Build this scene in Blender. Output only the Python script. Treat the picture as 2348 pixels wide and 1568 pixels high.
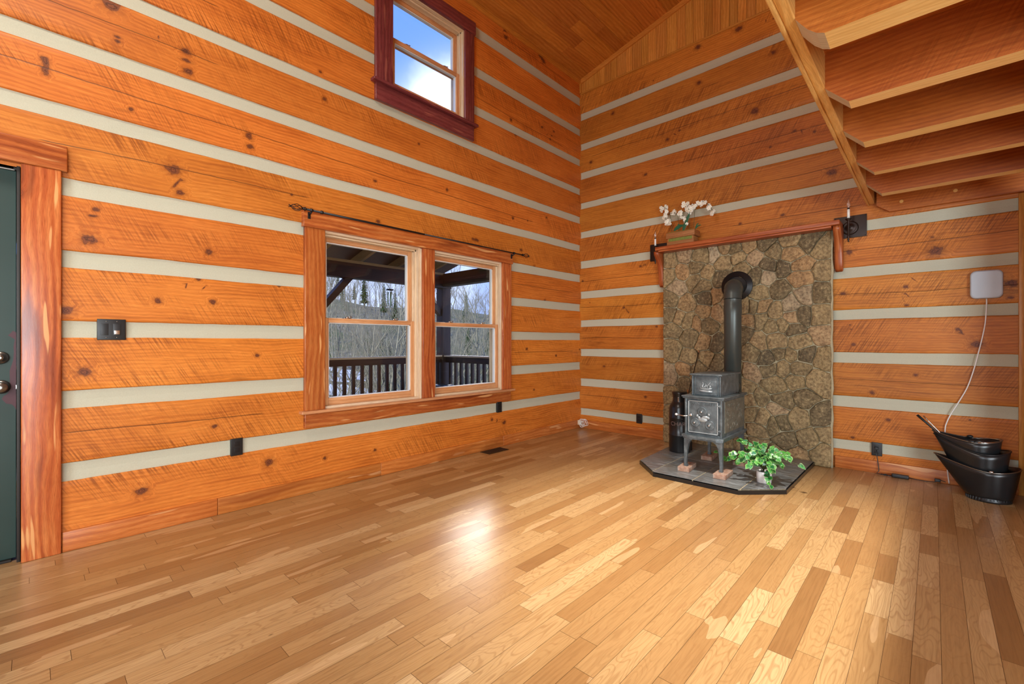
import bpy, bmesh, math, random
from mathutils import Vector, Matrix, noise
PI = math.pi
for o in list(bpy.data.objects):
    bpy.data.objects.remove(o)
S = bpy.context.scene
C = S.collection

# ------------------------------------------------------------------ camera
CAM = (-5.0461, -3.4628, 1.14)
TH = math.atan2(968.0, 1035.0)
cd = bpy.data.cameras.new('camera')
cd.sensor_width = 36.0
cd.lens = 36.0 * 1035.0 / 2348.0
cd.clip_start = 0.02
cd.clip_end = 800
cam = bpy.data.objects.new('camera', cd)
cam.location = CAM
cam.rotation_euler = (PI / 2, 0, TH - PI / 2)
C.objects.link(cam)
S.camera = cam

# ------------------------------------------------------------------ view, world, sun, area lights
S.view_settings.view_transform = 'Standard'
S.view_settings.look = 'None'
S.view_settings.gamma = 1
S.view_settings.use_curve_mapping = False
S.view_settings.exposure = 0.28

W = bpy.data.worlds.new('sky')
S.world = W
W.use_nodes = True
nt = W.node_tree
nt.nodes.clear()
def wn(t, **k):
    n = nt.nodes.new(t)
    for a, b in k.items():
        setattr(n, a, b)
    return n
tc = wn('ShaderNodeTexCoord')
sp = wn('ShaderNodeSeparateXYZ')
nt.links.new(tc.outputs['Generated'], sp.inputs[0])
gr = wn('ShaderNodeValToRGB')
gr.color_ramp.elements[0].position = 0.0
gr.color_ramp.elements[0].color = (0.21, 0.36, 0.88, 1)
gr.color_ramp.elements[1].position = 0.7
gr.color_ramp.elements[1].color = (0.13, 0.30, 0.85, 1)
nt.links.new(sp.outputs[2], gr.inputs[0])
cn = wn('ShaderNodeTexNoise')
cn.inputs['Scale'].default_value = 3.2
cn.inputs['Detail'].default_value = 6
cn.inputs['Roughness'].default_value = 0.5
nt.links.new(tc.outputs['Generated'], cn.inputs['Vector'])
# more cloud towards +X (right of the view)
dx = wn('ShaderNodeMath', operation='MULTIPLY_ADD')
dx.inputs[1].default_value = 0.22
dx.inputs[2].default_value = -0.10
nt.links.new(sp.outputs[0], dx.inputs[0])
ad = wn('ShaderNodeMath', operation='ADD')
nt.links.new(cn.outputs['Fac'], ad.inputs[0])
nt.links.new(dx.outputs[0], ad.inputs[1])
cr = wn('ShaderNodeValToRGB')
cr.color_ramp.elements[0].position = 0.46
cr.color_ramp.elements[0].color = (0, 0, 0, 1)
cr.color_ramp.elements[1].position = 0.80
cr.color_ramp.elements[1].color = (1, 1, 1, 1)
nt.links.new(ad.outputs[0], cr.inputs[0])
mx = wn('ShaderNodeMixRGB')
mx.inputs['Color2'].default_value = (1.15, 1.2, 1.35, 1)
nt.links.new(cr.outputs[0], mx.inputs['Fac'])
nt.links.new(gr.outputs[0], mx.inputs['Color1'])
# the sun's glow behind thin cloud
gd = Vector((math.cos(TH) + (1075 - 1174) / 1035 * math.sin(TH), math.sin(TH) - (1075 - 1174) / 1035 * math.cos(TH), 421 / 1035)).normalized()
nv = wn('ShaderNodeVectorMath', operation='NORMALIZE')
nt.links.new(tc.outputs['Generated'], nv.inputs[0])
dt = wn('ShaderNodeVectorMath', operation='DOT_PRODUCT')
dt.inputs[1].default_value = gd
nt.links.new(nv.outputs[0], dt.inputs[0])
mm = wn('ShaderNodeMath', operation='MAXIMUM'); mm.inputs[1].default_value = 0.0
nt.links.new(dt.outputs['Value'], mm.inputs[0])
pw = wn('ShaderNodeMath', operation='POWER'); pw.inputs[1].default_value = 270.0
nt.links.new(mm.outputs[0], pw.inputs[0])
gm = wn('ShaderNodeVectorMath', operation='SCALE')
gm.inputs[0].default_value = (15.0, 13.6, 12.4)
nt.links.new(pw.outputs[0], gm.inputs['Scale'])
ga = wn('ShaderNodeVectorMath', operation='ADD')
nt.links.new(mx.outputs[0], ga.inputs[0]); nt.links.new(gm.outputs[0], ga.inputs[1])
bg = wn('ShaderNodeBackground')
bg.inputs['Strength'].default_value = 1.3
nt.links.new(ga.outputs[0], bg.inputs['Color'])
wo = wn('ShaderNodeOutputWorld')
nt.links.new(bg.outputs[0], wo.inputs[0])

def light(name, kind, loc, target, energy, color, size=1.0, sy=None):
    l = bpy.data.lights.new(name, kind)
    l.energy = energy
    l.color = color
    if kind == 'AREA':
        l.shape = 'RECTANGLE' if sy else 'DISK'
        l.size = size
        if sy:
            l.size_y = sy
    elif kind == 'SUN':
        l.angle = math.radians(0.6)
    else:
        l.shadow_soft_size = size
    o = bpy.data.objects.new(name, l)
    o.location = loc
    d = Vector(target) - Vector(loc)
    o.rotation_euler = d.to_track_quat('-Z', 'Y').to_euler()
    C.objects.link(o)
    return o
SUN = light('sun', 'SUN', (-30, -1, 15), (0, 6, 0), 5.0, (1.0, 0.93, 0.82))
# the rest of the house behind the camera: its bright glazed end, then unseen fill lights added
light('glazed_end_daylight', 'AREA', (-6.3, -6.9, 1.25), (-1.6, -2.2, 1.25), 240, (0.82, 0.93, 1.0), 2.4, 2.2)
light('room_fill_light', 'AREA', (-5.4, -1.8, 4.4), (-4.2, -0.4, 1.0), 50, (1.0, 0.94, 0.84), 0.9)  # unseen soft fill added to brighten the tall room and left wall
light('back_wall_fill', 'AREA', (-7.9, -3.0, 1.7), (0, -2.6, 1.3), 100, (0.78, 0.91, 1.0), 1.8, 1.5)  # cool fill added for the right wall; the back wall has no window
EL = light('left_wall_fill_spot', 'SPOT', (-6.9, -3.8, 2.3), (-3.9, 0.0, 2.1), 230, (1.0, 0.92, 0.80), 0.25)  # spot added to brighten the left wall, no fitting there
EL.data.spot_size = math.radians(82)
EL.data.spot_blend = 0.8
DL = light('floor_fill_spot', 'SPOT', (-2.9, -2.75, 4.8), (-2.45, -2.75, 0), 1500, (1.0, 0.93, 0.85), 0.12)  # unseen spot added to make the bright pool on the floor
DL.data.spot_size = math.radians(52)
DL.data.spot_blend = 1.0

# ------------------------------------------------------------------ tags
def tag(o, label=None, cat=None, group=None, kind=None):
    if label: o['label'] = label
    if cat: o['category'] = cat
    if group: o['group'] = group
    if kind: o['kind'] = kind
    return o
def empty(name, loc, label=None, cat=None, group=None, kind=None, rz=0):
    o = bpy.data.objects.new(name, None)
    o.location = loc
    o.rotation_euler = (0, 0, rz)
    o.empty_display_size = 0.05
    C.objects.link(o)
    return tag(o, label, cat, group, kind)

# ------------------------------------------------------------------ materials
def newmat(name):
    m = bpy.data.materials.new(name)
    m.use_nodes = True
    m.node_tree.nodes.clear()
    return m
class G:
    """small node-graph writer"""
    def __init__(s, m):
        s.t = m.node_tree
    def n(s, t, ins=None, **k):
        x = s.t.nodes.new(t)
        for a, b in k.items():
            setattr(x, a, b)
        if ins:
            for a, b in ins.items():
                s.put(x, a, b)
        return x
    def put(s, x, a, b):
        i = x.inputs[a]
        if hasattr(b, 'is_linked') or isinstance(b, bpy.types.NodeSocket):
            s.t.links.new(b, i)
        else:
            i.default_value = b
    def math(s, op, a, b=0.0, c=0.0, clamp=False):
        x = s.n('ShaderNodeMath', operation=op)
        x.use_clamp = clamp
        s.put(x, 0, a); s.put(x, 1, b)
        if op in ('MULTIPLY_ADD', 'SMOOTH_MIN'): s.put(x, 2, c)
        return x.outputs[0]
    def mix(s, f, a, b, mode='MIX'):
        x = s.n('ShaderNodeMixRGB', blend_type=mode)
        s.put(x, 'Fac', f); s.put(x, 'Color1', a); s.put(x, 'Color2', b)
        return x.outputs[0]
    def ramp(s, f, stops, interp='LINEAR'):
        x = s.n('ShaderNodeValToRGB')
        r = x.color_ramp
        r.interpolation = interp
        while len(r.elements) < len(stops): r.elements.new(0.5)
        for e, (p, c) in zip(r.elements, stops):
            e.position = p
            e.color = (c, c, c, 1) if isinstance(c, (int, float)) else tuple(c) + (1,)
        s.put(x, 0, f)
        return x.outputs[0]
    def comb(s, x, y, z=0.0):
        c = s.n('ShaderNodeCombineXYZ')
        s.put(c, 0, x); s.put(c, 1, y); s.put(c, 2, z)
        return c.outputs[0]
    def noise(s, v, sc, det=3, rough=0.5, dist=0.0):
        x = s.n('ShaderNodeTexNoise')
        s.put(x, 'Vector', v); s.put(x, 'Scale', sc); s.put(x, 'Detail', det)
        s.put(x, 'Roughness', rough); s.put(x, 'Distortion', dist)
        return x.outputs['Fac']
    def out(s, col, rough, bump=None, bs=0.3, bd=0.01, metal=0.0, coat=0.0, spec=0.5, crough=0.1, emit=None, es=0.0):
        p = s.n('ShaderNodeBsdfPrincipled')
        s.put(p, 'Base Color', col); s.put(p, 'Roughness', rough); s.put(p, 'Metallic', metal)
        s.put(p, 'Coat Weight', coat); s.put(p, 'Coat Roughness', crough); s.put(p, 'Specular IOR Level', spec)
        if emit is not None:
            s.put(p, 'Emission Color', emit); s.put(p, 'Emission Strength', es)
        if bump is not None:
            b = s.n('ShaderNodeBump')
            s.put(b, 'Height', bump); s.put(b, 'Strength', bs); s.put(b, 'Distance', bd)
            s.t.links.new(b.outputs[0], p.inputs['Normal'])
        o = s.n('ShaderNodeOutputMaterial')
        s.t.links.new(p.outputs[0], o.inputs[0])
        return p

def col4(c): return tuple(c) + (1.0,)
def mul(c, k): return tuple(x * k for x in c)

def wood(name, lo, mid, hi, rough=0.42, rings=14.0, ringdist=5.0, fiber=0.35, knots=0.0, knotcol=(0.09, 0.025, 0.008),
         saw=0.0, wall=False, var=0.22, coat=0.0, bumps=0.25, spec=0.4, streak=0.0, streakcol=(0.8, 0.45, 0.2), knotscale=1.0):
    m = newmat(name)
    g = G(m)
    uv = g.n('ShaderNodeUVMap', uv_map='g').outputs[0]
    s = g.n('ShaderNodeSeparateXYZ'); g.put(s, 0, uv)
    r = g.n('ShaderNodeAttribute', attribute_name='rnd').outputs['Fac']
    u = g.math('MULTIPLY_ADD', r, 37.3, s.outputs[0])
    v = g.math('MULTIPLY_ADD', r, 91.7, s.outputs[1])
    p0 = g.comb(u, v)
    # gentle waviness of the grain
    wv = g.noise(g.comb(g.math('MULTIPLY', u, 1.3), g.math('MULTIPLY', v, 3.0)), 1.0, 2, 0.5)
    v2 = g.math('MULTIPLY_ADD', wv, 0.10, v)
    kn = None
    if wall:
        k = g.n('ShaderNodeAttribute', attribute_name='kd')
        ks = g.n('ShaderNodeSeparateXYZ'); g.put(ks, 0, k.outputs['Vector'])
        kl = g.n('ShaderNodeVectorMath', operation='LENGTH'); g.put(kl, 0, g.comb(ks.outputs[0], ks.outputs[1]))
        wob = g.noise(p0, 34.0, 3, 0.6)
        kn = g.math('ADD', kl.outputs['Value'], g.math('MULTIPLY_ADD', wob, 0.7, -0.35))
        kw = g.math('GREATER_THAN', g.n('ShaderNodeAttribute', attribute_name='kw').outputs['Fac'], 0.02)
        kn = g.math('ADD', kn, g.math('MULTIPLY_ADD', kw, -50.0, 50.0))
        # grain flows round the knot
        push = g.math('DIVIDE', 0.030, g.math('ADD', g.math('MULTIPLY', kn, kn), 0.6))
        v2 = g.math('ADD', v2, g.math('MULTIPLY', g.math('MULTIPLY', push, g.ramp(kn, [(0.75, 1.0), (1.0, 0.0)])), g.math('SIGN', ks.outputs[1])))
    elif knots > 0:
        vo = g.n('ShaderNodeTexVoronoi', feature='F1')
        g.put(vo, 'Vector', g.comb(g.math('MULTIPLY', u, 1.6 * knotscale), g.math('MULTIPLY', v, 3.6 * knotscale)))
        g.put(vo, 'Scale', 1.0)
        hide = g.math('GREATER_THAN', g.n('ShaderNodeTexWhiteNoise', ins={'Vector': vo.outputs['Position']}).outputs['Value'], knots)
        kn = g.math('MULTIPLY_ADD', vo.outputs['Distance'], 14.0 / 1.0, g.math('MULTIPLY', hide, 9.0))
        kn = g.math('ADD', kn, g.math('MULTIPLY_ADD', g.noise(p0, 40.0, 2), 0.6, -0.3))
        v2 = g.math('ADD', v2, g.math('DIVIDE', 0.02, g.math('ADD', g.math('MULTIPLY', kn, kn), 0.8)))
    w = g.n('ShaderNodeTexWave', wave_type='BANDS', bands_direction='Y')
    g.put(w, 'Vector', g.comb(g.math('MULTIPLY', u, 0.16), v2)); g.put(w, 'Scale', rings)
    g.put(w, 'Distortion', ringdist * 0.5); g.put(w, 'Detail', 2.0); g.put(w, 'Detail Scale', 0.8)
    wf = w.outputs['Fac']
    st = g.noise(g.comb(g.math('MULTIPLY', u, 2.0), g.math('MULTIPLY', v2, 38.0)), 1.0, 5, 0.65)
    fb = g.noise(g.comb(g.math('MULTIPLY', u, 16.0), g.math('MULTIPLY', v2, 320.0)), 1.0, 2, 0.6)
    blot = g.noise(g.comb(g.math('MULTIPLY', u, 1.6), g.math('MULTIPLY', v, 3.5)), 1.0, 4, 0.6)
    f = g.math('ADD', g.math('MULTIPLY', wf, 0.17), g.math('MULTIPLY', st, 0.68))
    f = g.math('ADD', f, g.math('MULTIPLY_ADD', blot, 0.6, -0.30))
    c = g.ramp(f, [(0.15, lo), (0.42, mid), (0.72, hi)])
    c = g.mix(g.ramp(fb, [(0.40, fiber), (0.60, 0.0)]), c, col4(mul(lo, 0.75)))
    # board to board variation
    br = g.n('ShaderNodeTexWhiteNoise', noise_dimensions='1D'); g.put(br, 'W', g.math('MULTIPLY', r, 713.0))
    vv = g.math('MULTIPLY_ADD', br.outputs['Value'], var * 2, 1.0 - var)
    hsv = g.n('ShaderNodeHueSaturation'); g.put(hsv, 'Color', c); g.put(hsv, 'Value', vv)
    g.put(hsv, 'Hue', g.math('MULTIPLY_ADD', g.n('ShaderNodeSeparateColor', ins={0: br.outputs['Color']}).outputs[1], 0.008, 0.496))
    c = hsv.outputs[0]
    h = g.math('ADD', g.math('MULTIPLY', fb, 0.35), g.math('MULTIPLY', wf, 0.05))
    if streak > 0:
        sk = g.noise(g.comb(g.math('MULTIPLY', u, 2.6), g.math('MULTIPLY', v2, 26.0)), 1.0, 1, 0.4)
        c = g.mix(g.ramp(sk, [(0.66, 0.0), (0.70, streak)]), c, col4(streakcol))
        sk2 = g.noise(g.comb(g.math('MULTIPLY', u, 1.2), g.math('MULTIPLY', v2, 11.0), 5.0), 1.0, 2, 0.5)
        c = g.mix(g.ramp(sk2, [(0.56, 0.0), (0.66, streak)]), c, col4(mul(lo, 0.7)))
    if saw > 0:
        msk = g.ramp(g.noise(g.comb(g.math('MULTIPLY', u, 1.1), g.math('MULTIPLY', v, 2.4), 7.0), 1.0, 3, 0.55), [(0.47, 0.0), (0.62, 1.0)])
        arc = g.math('MULTIPLY_ADD', g.math('MULTIPLY', v, v), 0.0, g.math('MULTIPLY_ADD', v, 0.55, u))
        sa = g.noise(g.comb(g.math('MULTIPLY', arc, 115.0), g.math('MULTIPLY', v, 5.0), 3.0), 1.0, 2, 0.5)
        sl = g.math('MULTIPLY', g.ramp(sa, [(0.36, 1.0), (0.52, 0.0)]), msk)
        c = g.mix(g.math('MULTIPLY', sl, saw), c, col4(mul(lo, 0.55)))
        sh = g.math('MULTIPLY', g.ramp(sa, [(0.56, 0.0), (0.72, 1.0)]), msk)
        c = g.mix(g.math('MULTIPLY', sh, saw * 0.35), c, col4(tuple(min(1, x * 1.2 + 0.03) for x in hi)))
        h = g.math('ADD', h, g.math('MULTIPLY', g.math('MULTIPLY', sa, msk), 1.6))
    if kn is not None:
        halo = g.ramp(kn, [(0.0, 1.0), (0.30, 0.9), (0.75, 0.0)])
        c = g.mix(g.math('MULTIPLY', halo, 0.62), c, col4(mul(lo, 0.55)))
        rg = g.math('MULTIPLY_ADD', g.math('SINE', g.math('MULTIPLY', kn, 34.0)), 0.5, 0.5)
        core = g.ramp(kn, [(0.26, 1.0), (0.40, 0.0)])
        kc = g.mix(rg, col4(knotcol), col4(mul(knotcol, 2.3)))
        c = g.mix(core, c, kc)
        h = g.math('MULTIPLY_ADD', core, -0.5, h)
    if wall:
        ck = g.n('ShaderNodeAttribute', attribute_name='ck').outputs['Fac']
        cf = g.ramp(g.math('ABSOLUTE', g.math('ADD', ck, g.math('MULTIPLY_ADD', g.noise(p0, 9.0, 3), 0.012, -0.006))), [(0.0014, 1.0), (0.0042, 0.0)])
        cf = g.math('MULTIPLY', cf, ks.outputs[2])
        c = g.mix(g.math('MULTIPLY', cf, 0.88), c, (0.05, 0.014, 0.005, 1))
        h = g.math('MULTIPLY_ADD', cf, -2.0, h)
        # weather stains, of their own shape
        stn = g.noise(g.comb(g.math('MULTIPLY', u, 3.0), g.math('MULTIPLY', v, 30.0), 9.0), 1.0, 4, 0.6)
        sm = g.noise(g.comb(g.math('MULTIPLY', u, 0.9), g.math('MULTIPLY', v, 2.0), 21.0), 1.0, 2, 0.5)
        c = g.mix(g.math('MULTIPLY', g.ramp(stn, [(0.55, 0.0), (0.66, 0.55)]), g.ramp(sm, [(0.56, 0.0), (0.68, 1.0)])), c, col4(mul(lo, 0.35)))
    ro = g.math('MULTIPLY_ADD', fb, 0.18, rough - 0.09)
    g.out(c, ro, h, bumps, 0.0022, coat=coat, spec=spec, crough=0.18)
    return m

M = {}
M['log_left'] = wood('hewn_pine_log_orange', (0.40, 0.098, 0.012), (0.65, 0.196, 0.026), (0.79, 0.280, 0.048), 0.46, saw=0.75, wall=True, var=0.12, spec=0.28)
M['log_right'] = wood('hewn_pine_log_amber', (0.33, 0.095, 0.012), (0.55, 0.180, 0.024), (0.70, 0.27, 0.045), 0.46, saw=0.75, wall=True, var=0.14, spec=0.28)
M['ceil'] = wood('ceiling_pine_boards', (0.36, 0.11, 0.012), (0.54, 0.19, 0.026), (0.70, 0.30, 0.055), 0.38, rings=9, knots=0.33, knotscale=1.7, var=0.13, knotcol=(0.12, 0.035, 0.008))
M['gable'] = wood('gable_pine_boards', (0.45, 0.16, 0.022), (0.64, 0.27, 0.045), (0.78, 0.38, 0.085), 0.38, rings=11, knots=0.35, knotscale=1.7, var=0.16, knotcol=(0.12, 0.035, 0.008))
M['trimpine'] = wood('pine_trim_strip', (0.42, 0.14, 0.018), (0.60, 0.24, 0.035), (0.72, 0.34, 0.07), 0.38, var=0.1)
M['cedar'] = wood('red_cedar_board', (0.24, 0.040, 0.010), (0.47, 0.115, 0.026), (0.66, 0.24, 0.065), 0.30, rings=9, ringdist=7, knots=0.30, knotcol=(0.15, 0.032, 0.010), streak=0.75, streakcol=(0.80, 0.42, 0.16), var=0.08, coat=0.25)
M['cedar_flare'] = wood('flare_tinted_cedar_board', (0.11, 0.020, 0.022), (0.20, 0.040, 0.042), (0.31, 0.085, 0.07), 0.30, rings=9, ringdist=7, knots=0.30, knotcol=(0.07, 0.012, 0.02), streak=0.35, streakcol=(0.5, 0.17, 0.11), var=0.08, coat=0.3)  # upper casing: purple window flare put into the red cedar colour
M['base'] = wood('cedar_baseboard', (0.33, 0.075, 0.012), (0.55, 0.17, 0.034), (0.72, 0.28, 0.07), 0.32, rings=9, ringdist=7, knots=0.22, streak=0.5, streakcol=(0.82, 0.46, 0.2), var=0.12, coat=0.2)
M['mantel'] = wood('oiled_cedar_mantel', (0.23, 0.040, 0.009), (0.42, 0.095, 0.024), (0.60, 0.19, 0.055), 0.38, rings=10, ringdist=6, knots=0.25, streak=0.4, streakcol=(0.68, 0.27, 0.10), var=0.06, coat=0.08)
M['joist'] = wood('rough_amber_joist', (0.26, 0.055, 0.008), (0.42, 0.105, 0.014), (0.56, 0.17, 0.028), 0.42, saw=0.35, knots=0.25, var=0.12, coat=0.1)
M['joist_lit_under'] = wood('floor_lit_joist_underside', (0.80, 0.46, 0.15), (0.92, 0.60, 0.23), (0.95, 0.70, 0.32), 0.45, rings=16, knots=0.2, var=0.08)  # joist undersides: light bounced off the floor put into the colour
M['rim'] = wood('yellow_pine_rim', (0.56, 0.24, 0.045), (0.86, 0.50, 0.15), (0.92, 0.62, 0.23), 0.35, rings=13, ringdist=9, knots=0.10, var=0.08, coat=0.2)
M['sash'] = wood('varnished_window_pine', (0.48, 0.19, 0.07), (0.66, 0.32, 0.14), (0.78, 0.46, 0.24), 0.32, rings=12, ringdist=2, var=0.06, coat=0.2)
M['jamb'] = wood('pale_window_jamb', (0.58, 0.38, 0.20), (0.76, 0.58, 0.38), (0.86, 0.72, 0.54), 0.4, rings=12, ringdist=2, var=0.06)
M['planter'] = wood('aged_planter_wood', (0.20, 0.07, 0.018), (0.34, 0.14, 0.04), (0.48, 0.23, 0.08), 0.5, rings=14, knots=0.2, var=0.1)
M['porch'] = wood('dark_stained_porch_wood', (0.018, 0.009, 0.006), (0.040, 0.020, 0.013), (0.07, 0.038, 0.026), 0.5, var=0.15)
M['porch_pale'] = wood('unstained_porch_rafter', (0.25, 0.16, 0.06), (0.38, 0.25, 0.10), (0.50, 0.35, 0.16), 0.6, var=0.15)
M['cutend'] = wood('sawn_joist_end', (0.52, 0.42, 0.30), (0.66, 0.57, 0.44), (0.75, 0.68, 0.56), 0.5, rings=22, var=0.05)

def flat(name, c, rough=0.5, metal=0.0, coat=0.0, nz=0.0, ns=30.0, bump=0.0, spec=0.5):
    m = newmat(name); g = G(m)
    co = g.n('ShaderNodeTexCoord').outputs['Object']
    f = g.noise(co, ns, 4, 0.6)
    c1 = g.mix(f, col4(mul(c, 1 - nz)), col4(mul(c, 1 + nz)))
    g.out(c1, rough, f if bump else None, bump, 0.003, metal=metal, coat=coat, spec=spec)
    return m
M['chink'] = flat('sand_chinking', (0.50, 0.49, 0.375), 0.85, nz=0.10, ns=140, bump=0.6, spec=0.2)
M['black'] = flat('black_plastic', (0.012, 0.013, 0.014), 0.35)
M['blackmetal'] = flat('black_iron', (0.015, 0.015, 0.016), 0.35, metal=0.3)
M['bronze'] = flat('oil_rubbed_bronze', (0.030, 0.016, 0.011), 0.42, metal=0.5, nz=0.3, ns=12)
M['enamel'] = flat('black_enamel', (0.010, 0.011, 0.012), 0.28, nz=0.3, ns=10)
M['rust'] = flat('rusty_ash_dust', (0.10, 0.055, 0.03), 0.9, nz=0.6, ns=45, bump=0.6)
M['steel'] = flat('bright_steel', (0.62, 0.62, 0.60), 0.22, metal=1.0)
M['white'] = flat('white_plastic', (0.80, 0.80, 0.78), 0.4)
M['router'] = flat('pale_grey_plastic', (0.50, 0.57, 0.64), 0.45, nz=0.03)
M['ceramic'] = flat('white_ceramic', (0.86, 0.86, 0.84), 0.18, coat=0.3)
M['candle'] = flat('ivory_candle_sleeve', (0.85, 0.84, 0.78), 0.4)
M['door'] = flat('dark_green_door_paint', (0.022, 0.048, 0.042), 0.45, nz=0.12, ns=6)
M['maroon'] = flat('maroon_old_paint', (0.055, 0.006, 0.012), 0.5)
M['jambdark'] = flat('dark_weatherstrip', (0.012, 0.008, 0.006), 0.5)
M['pewter'] = flat('pewter_hardware', (0.22, 0.21, 0.19), 0.25, metal=0.9)
M['petal'] = flat('white_petal', (0.86, 0.86, 0.76), 0.6)
M['yellowc'] = flat('yellow_flower_heart', (0.7, 0.55, 0.12), 0.6)
M['stem'] = flat('olive_stem', (0.06, 0.075, 0.02), 0.5)
M['leafdark'] = flat('dark_green_leaf', (0.012, 0.10, 0.045), 0.3, nz=0.3, ns=20)
M['moss'] = flat('mossy_green_inlay', (0.17, 0.19, 0.03), 0.7, nz=0.5, ns=70, bump=0.4)
M['soil'] = flat('dark_soil', (0.03, 0.02, 0.012), 0.9, nz=0.4, ns=60, bump=0.5)
M['snow'] = flat('old_snow', (0.75, 0.80, 0.90), 0.7)
M['vent'] = flat('dark_bronze_register', (0.055, 0.035, 0.015), 0.45, metal=0.5)
M['grout'] = flat('grey_mortar', (0.42, 0.36, 0.23), 0.9, nz=0.2, ns=90, bump=0.6, spec=0.2)
M['chime'] = flat('pale_green_chime_tube', (0.45, 0.62, 0.35), 0.3, metal=0.4)
M['chartext'] = flat('rusty_red_lettering', (0.20, 0.14, 0.13), 0.6)
M['pipe'] = flat('satin_black_stovepipe', (0.062, 0.072, 0.066), 0.36, metal=0.35, nz=0.12, ns=8)
M['rubtext'] = flat('faint_grey_print', (0.35, 0.34, 0.32), 0.6)

def mk_castiron():
    m = newmat('grey_dusty_cast_iron'); g = G(m)
    co = g.n('ShaderNodeTexCoord').outputs['Object']
    f = g.noise(co, 18, 5, 0.65); f2 = g.noise(co, 260, 3, 0.6)
    c = g.ramp(f, [(0.3, (0.050, 0.066, 0.074)), (0.55, (0.105, 0.130, 0.140)), (0.75, (0.21, 0.24, 0.25))])
    g.out(c, 0.38, f2, 0.5, 0.002, metal=0.15, spec=0.6)
    return m
M['iron'] = mk_castiron()
M['iron_hi_worn'] = flat('highlit_worn_cast_iron', (0.34, 0.38, 0.39), 0.35, metal=0.3, nz=0.35, ns=60)  # raised castings: wear plus bright edge highlights put into a paler colour
def mk_relief():
    m = newmat('cast_iron_scroll_relief'); g = G(m)
    co = g.n('ShaderNodeTexCoord').outputs['Object']
    f = g.noise(co, 18, 5, 0.65)
    w = g.n('ShaderNodeTexWave', wave_type='RINGS'); g.put(w, 'Vector', co); g.put(w, 'Scale', 9.0); g.put(w, 'Distortion', 9.0); g.put(w, 'Detail', 2.0); g.put(w, 'Detail Scale', 2.2)
    e = g.ramp(w.outputs['Fac'], [(0.42, 0.0), (0.5, 1.0), (0.58, 0.0)])
    c = g.ramp(f, [(0.3, (0.14, 0.145, 0.12)), (0.55, (0.23, 0.225, 0.18)), (0.75, (0.33, 0.31, 0.25))])
    g.out(c, 0.45, e, 0.9, 0.004, metal=0.45)
    return m
M['relief'] = mk_relief()

def mk_glass():
    m = newmat('window_glass'); g = G(m)
    lw = g.n('ShaderNodeLayerWeight', ins={'Blend': 0.5}); fr = g.math('MULTIPLY_ADD', g.math('POWER', lw.outputs['Facing'], 5.0), 0.6, 0.03)
    t = g.n('ShaderNodeBsdfTransparent', ins={'Color': (0.97, 0.98, 0.98, 1)})
    gl = g.n('ShaderNodeBsdfGlossy', ins={'Roughness': 0.02})
    mxs = g.n('ShaderNodeMixShader')
    g.t.links.new(fr, mxs.inputs[0]); g.t.links.new(t.outputs[0], mxs.inputs[1]); g.t.links.new(gl.outputs[0], mxs.inputs[2])
    o = g.n('ShaderNodeOutputMaterial'); g.t.links.new(mxs.outputs[0], o.inputs[0])
    return m
M['glass'] = mk_glass()
def mk_bulb():
    m = newmat('clear_bulb_glass'); g = G(m)
    p = g.out((0.95, 0.93, 0.88, 1), 0.05)
    p.inputs['Transmission Weight'].default_value = 0.85
    return m
M['bulb'] = mk_bulb()

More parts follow.
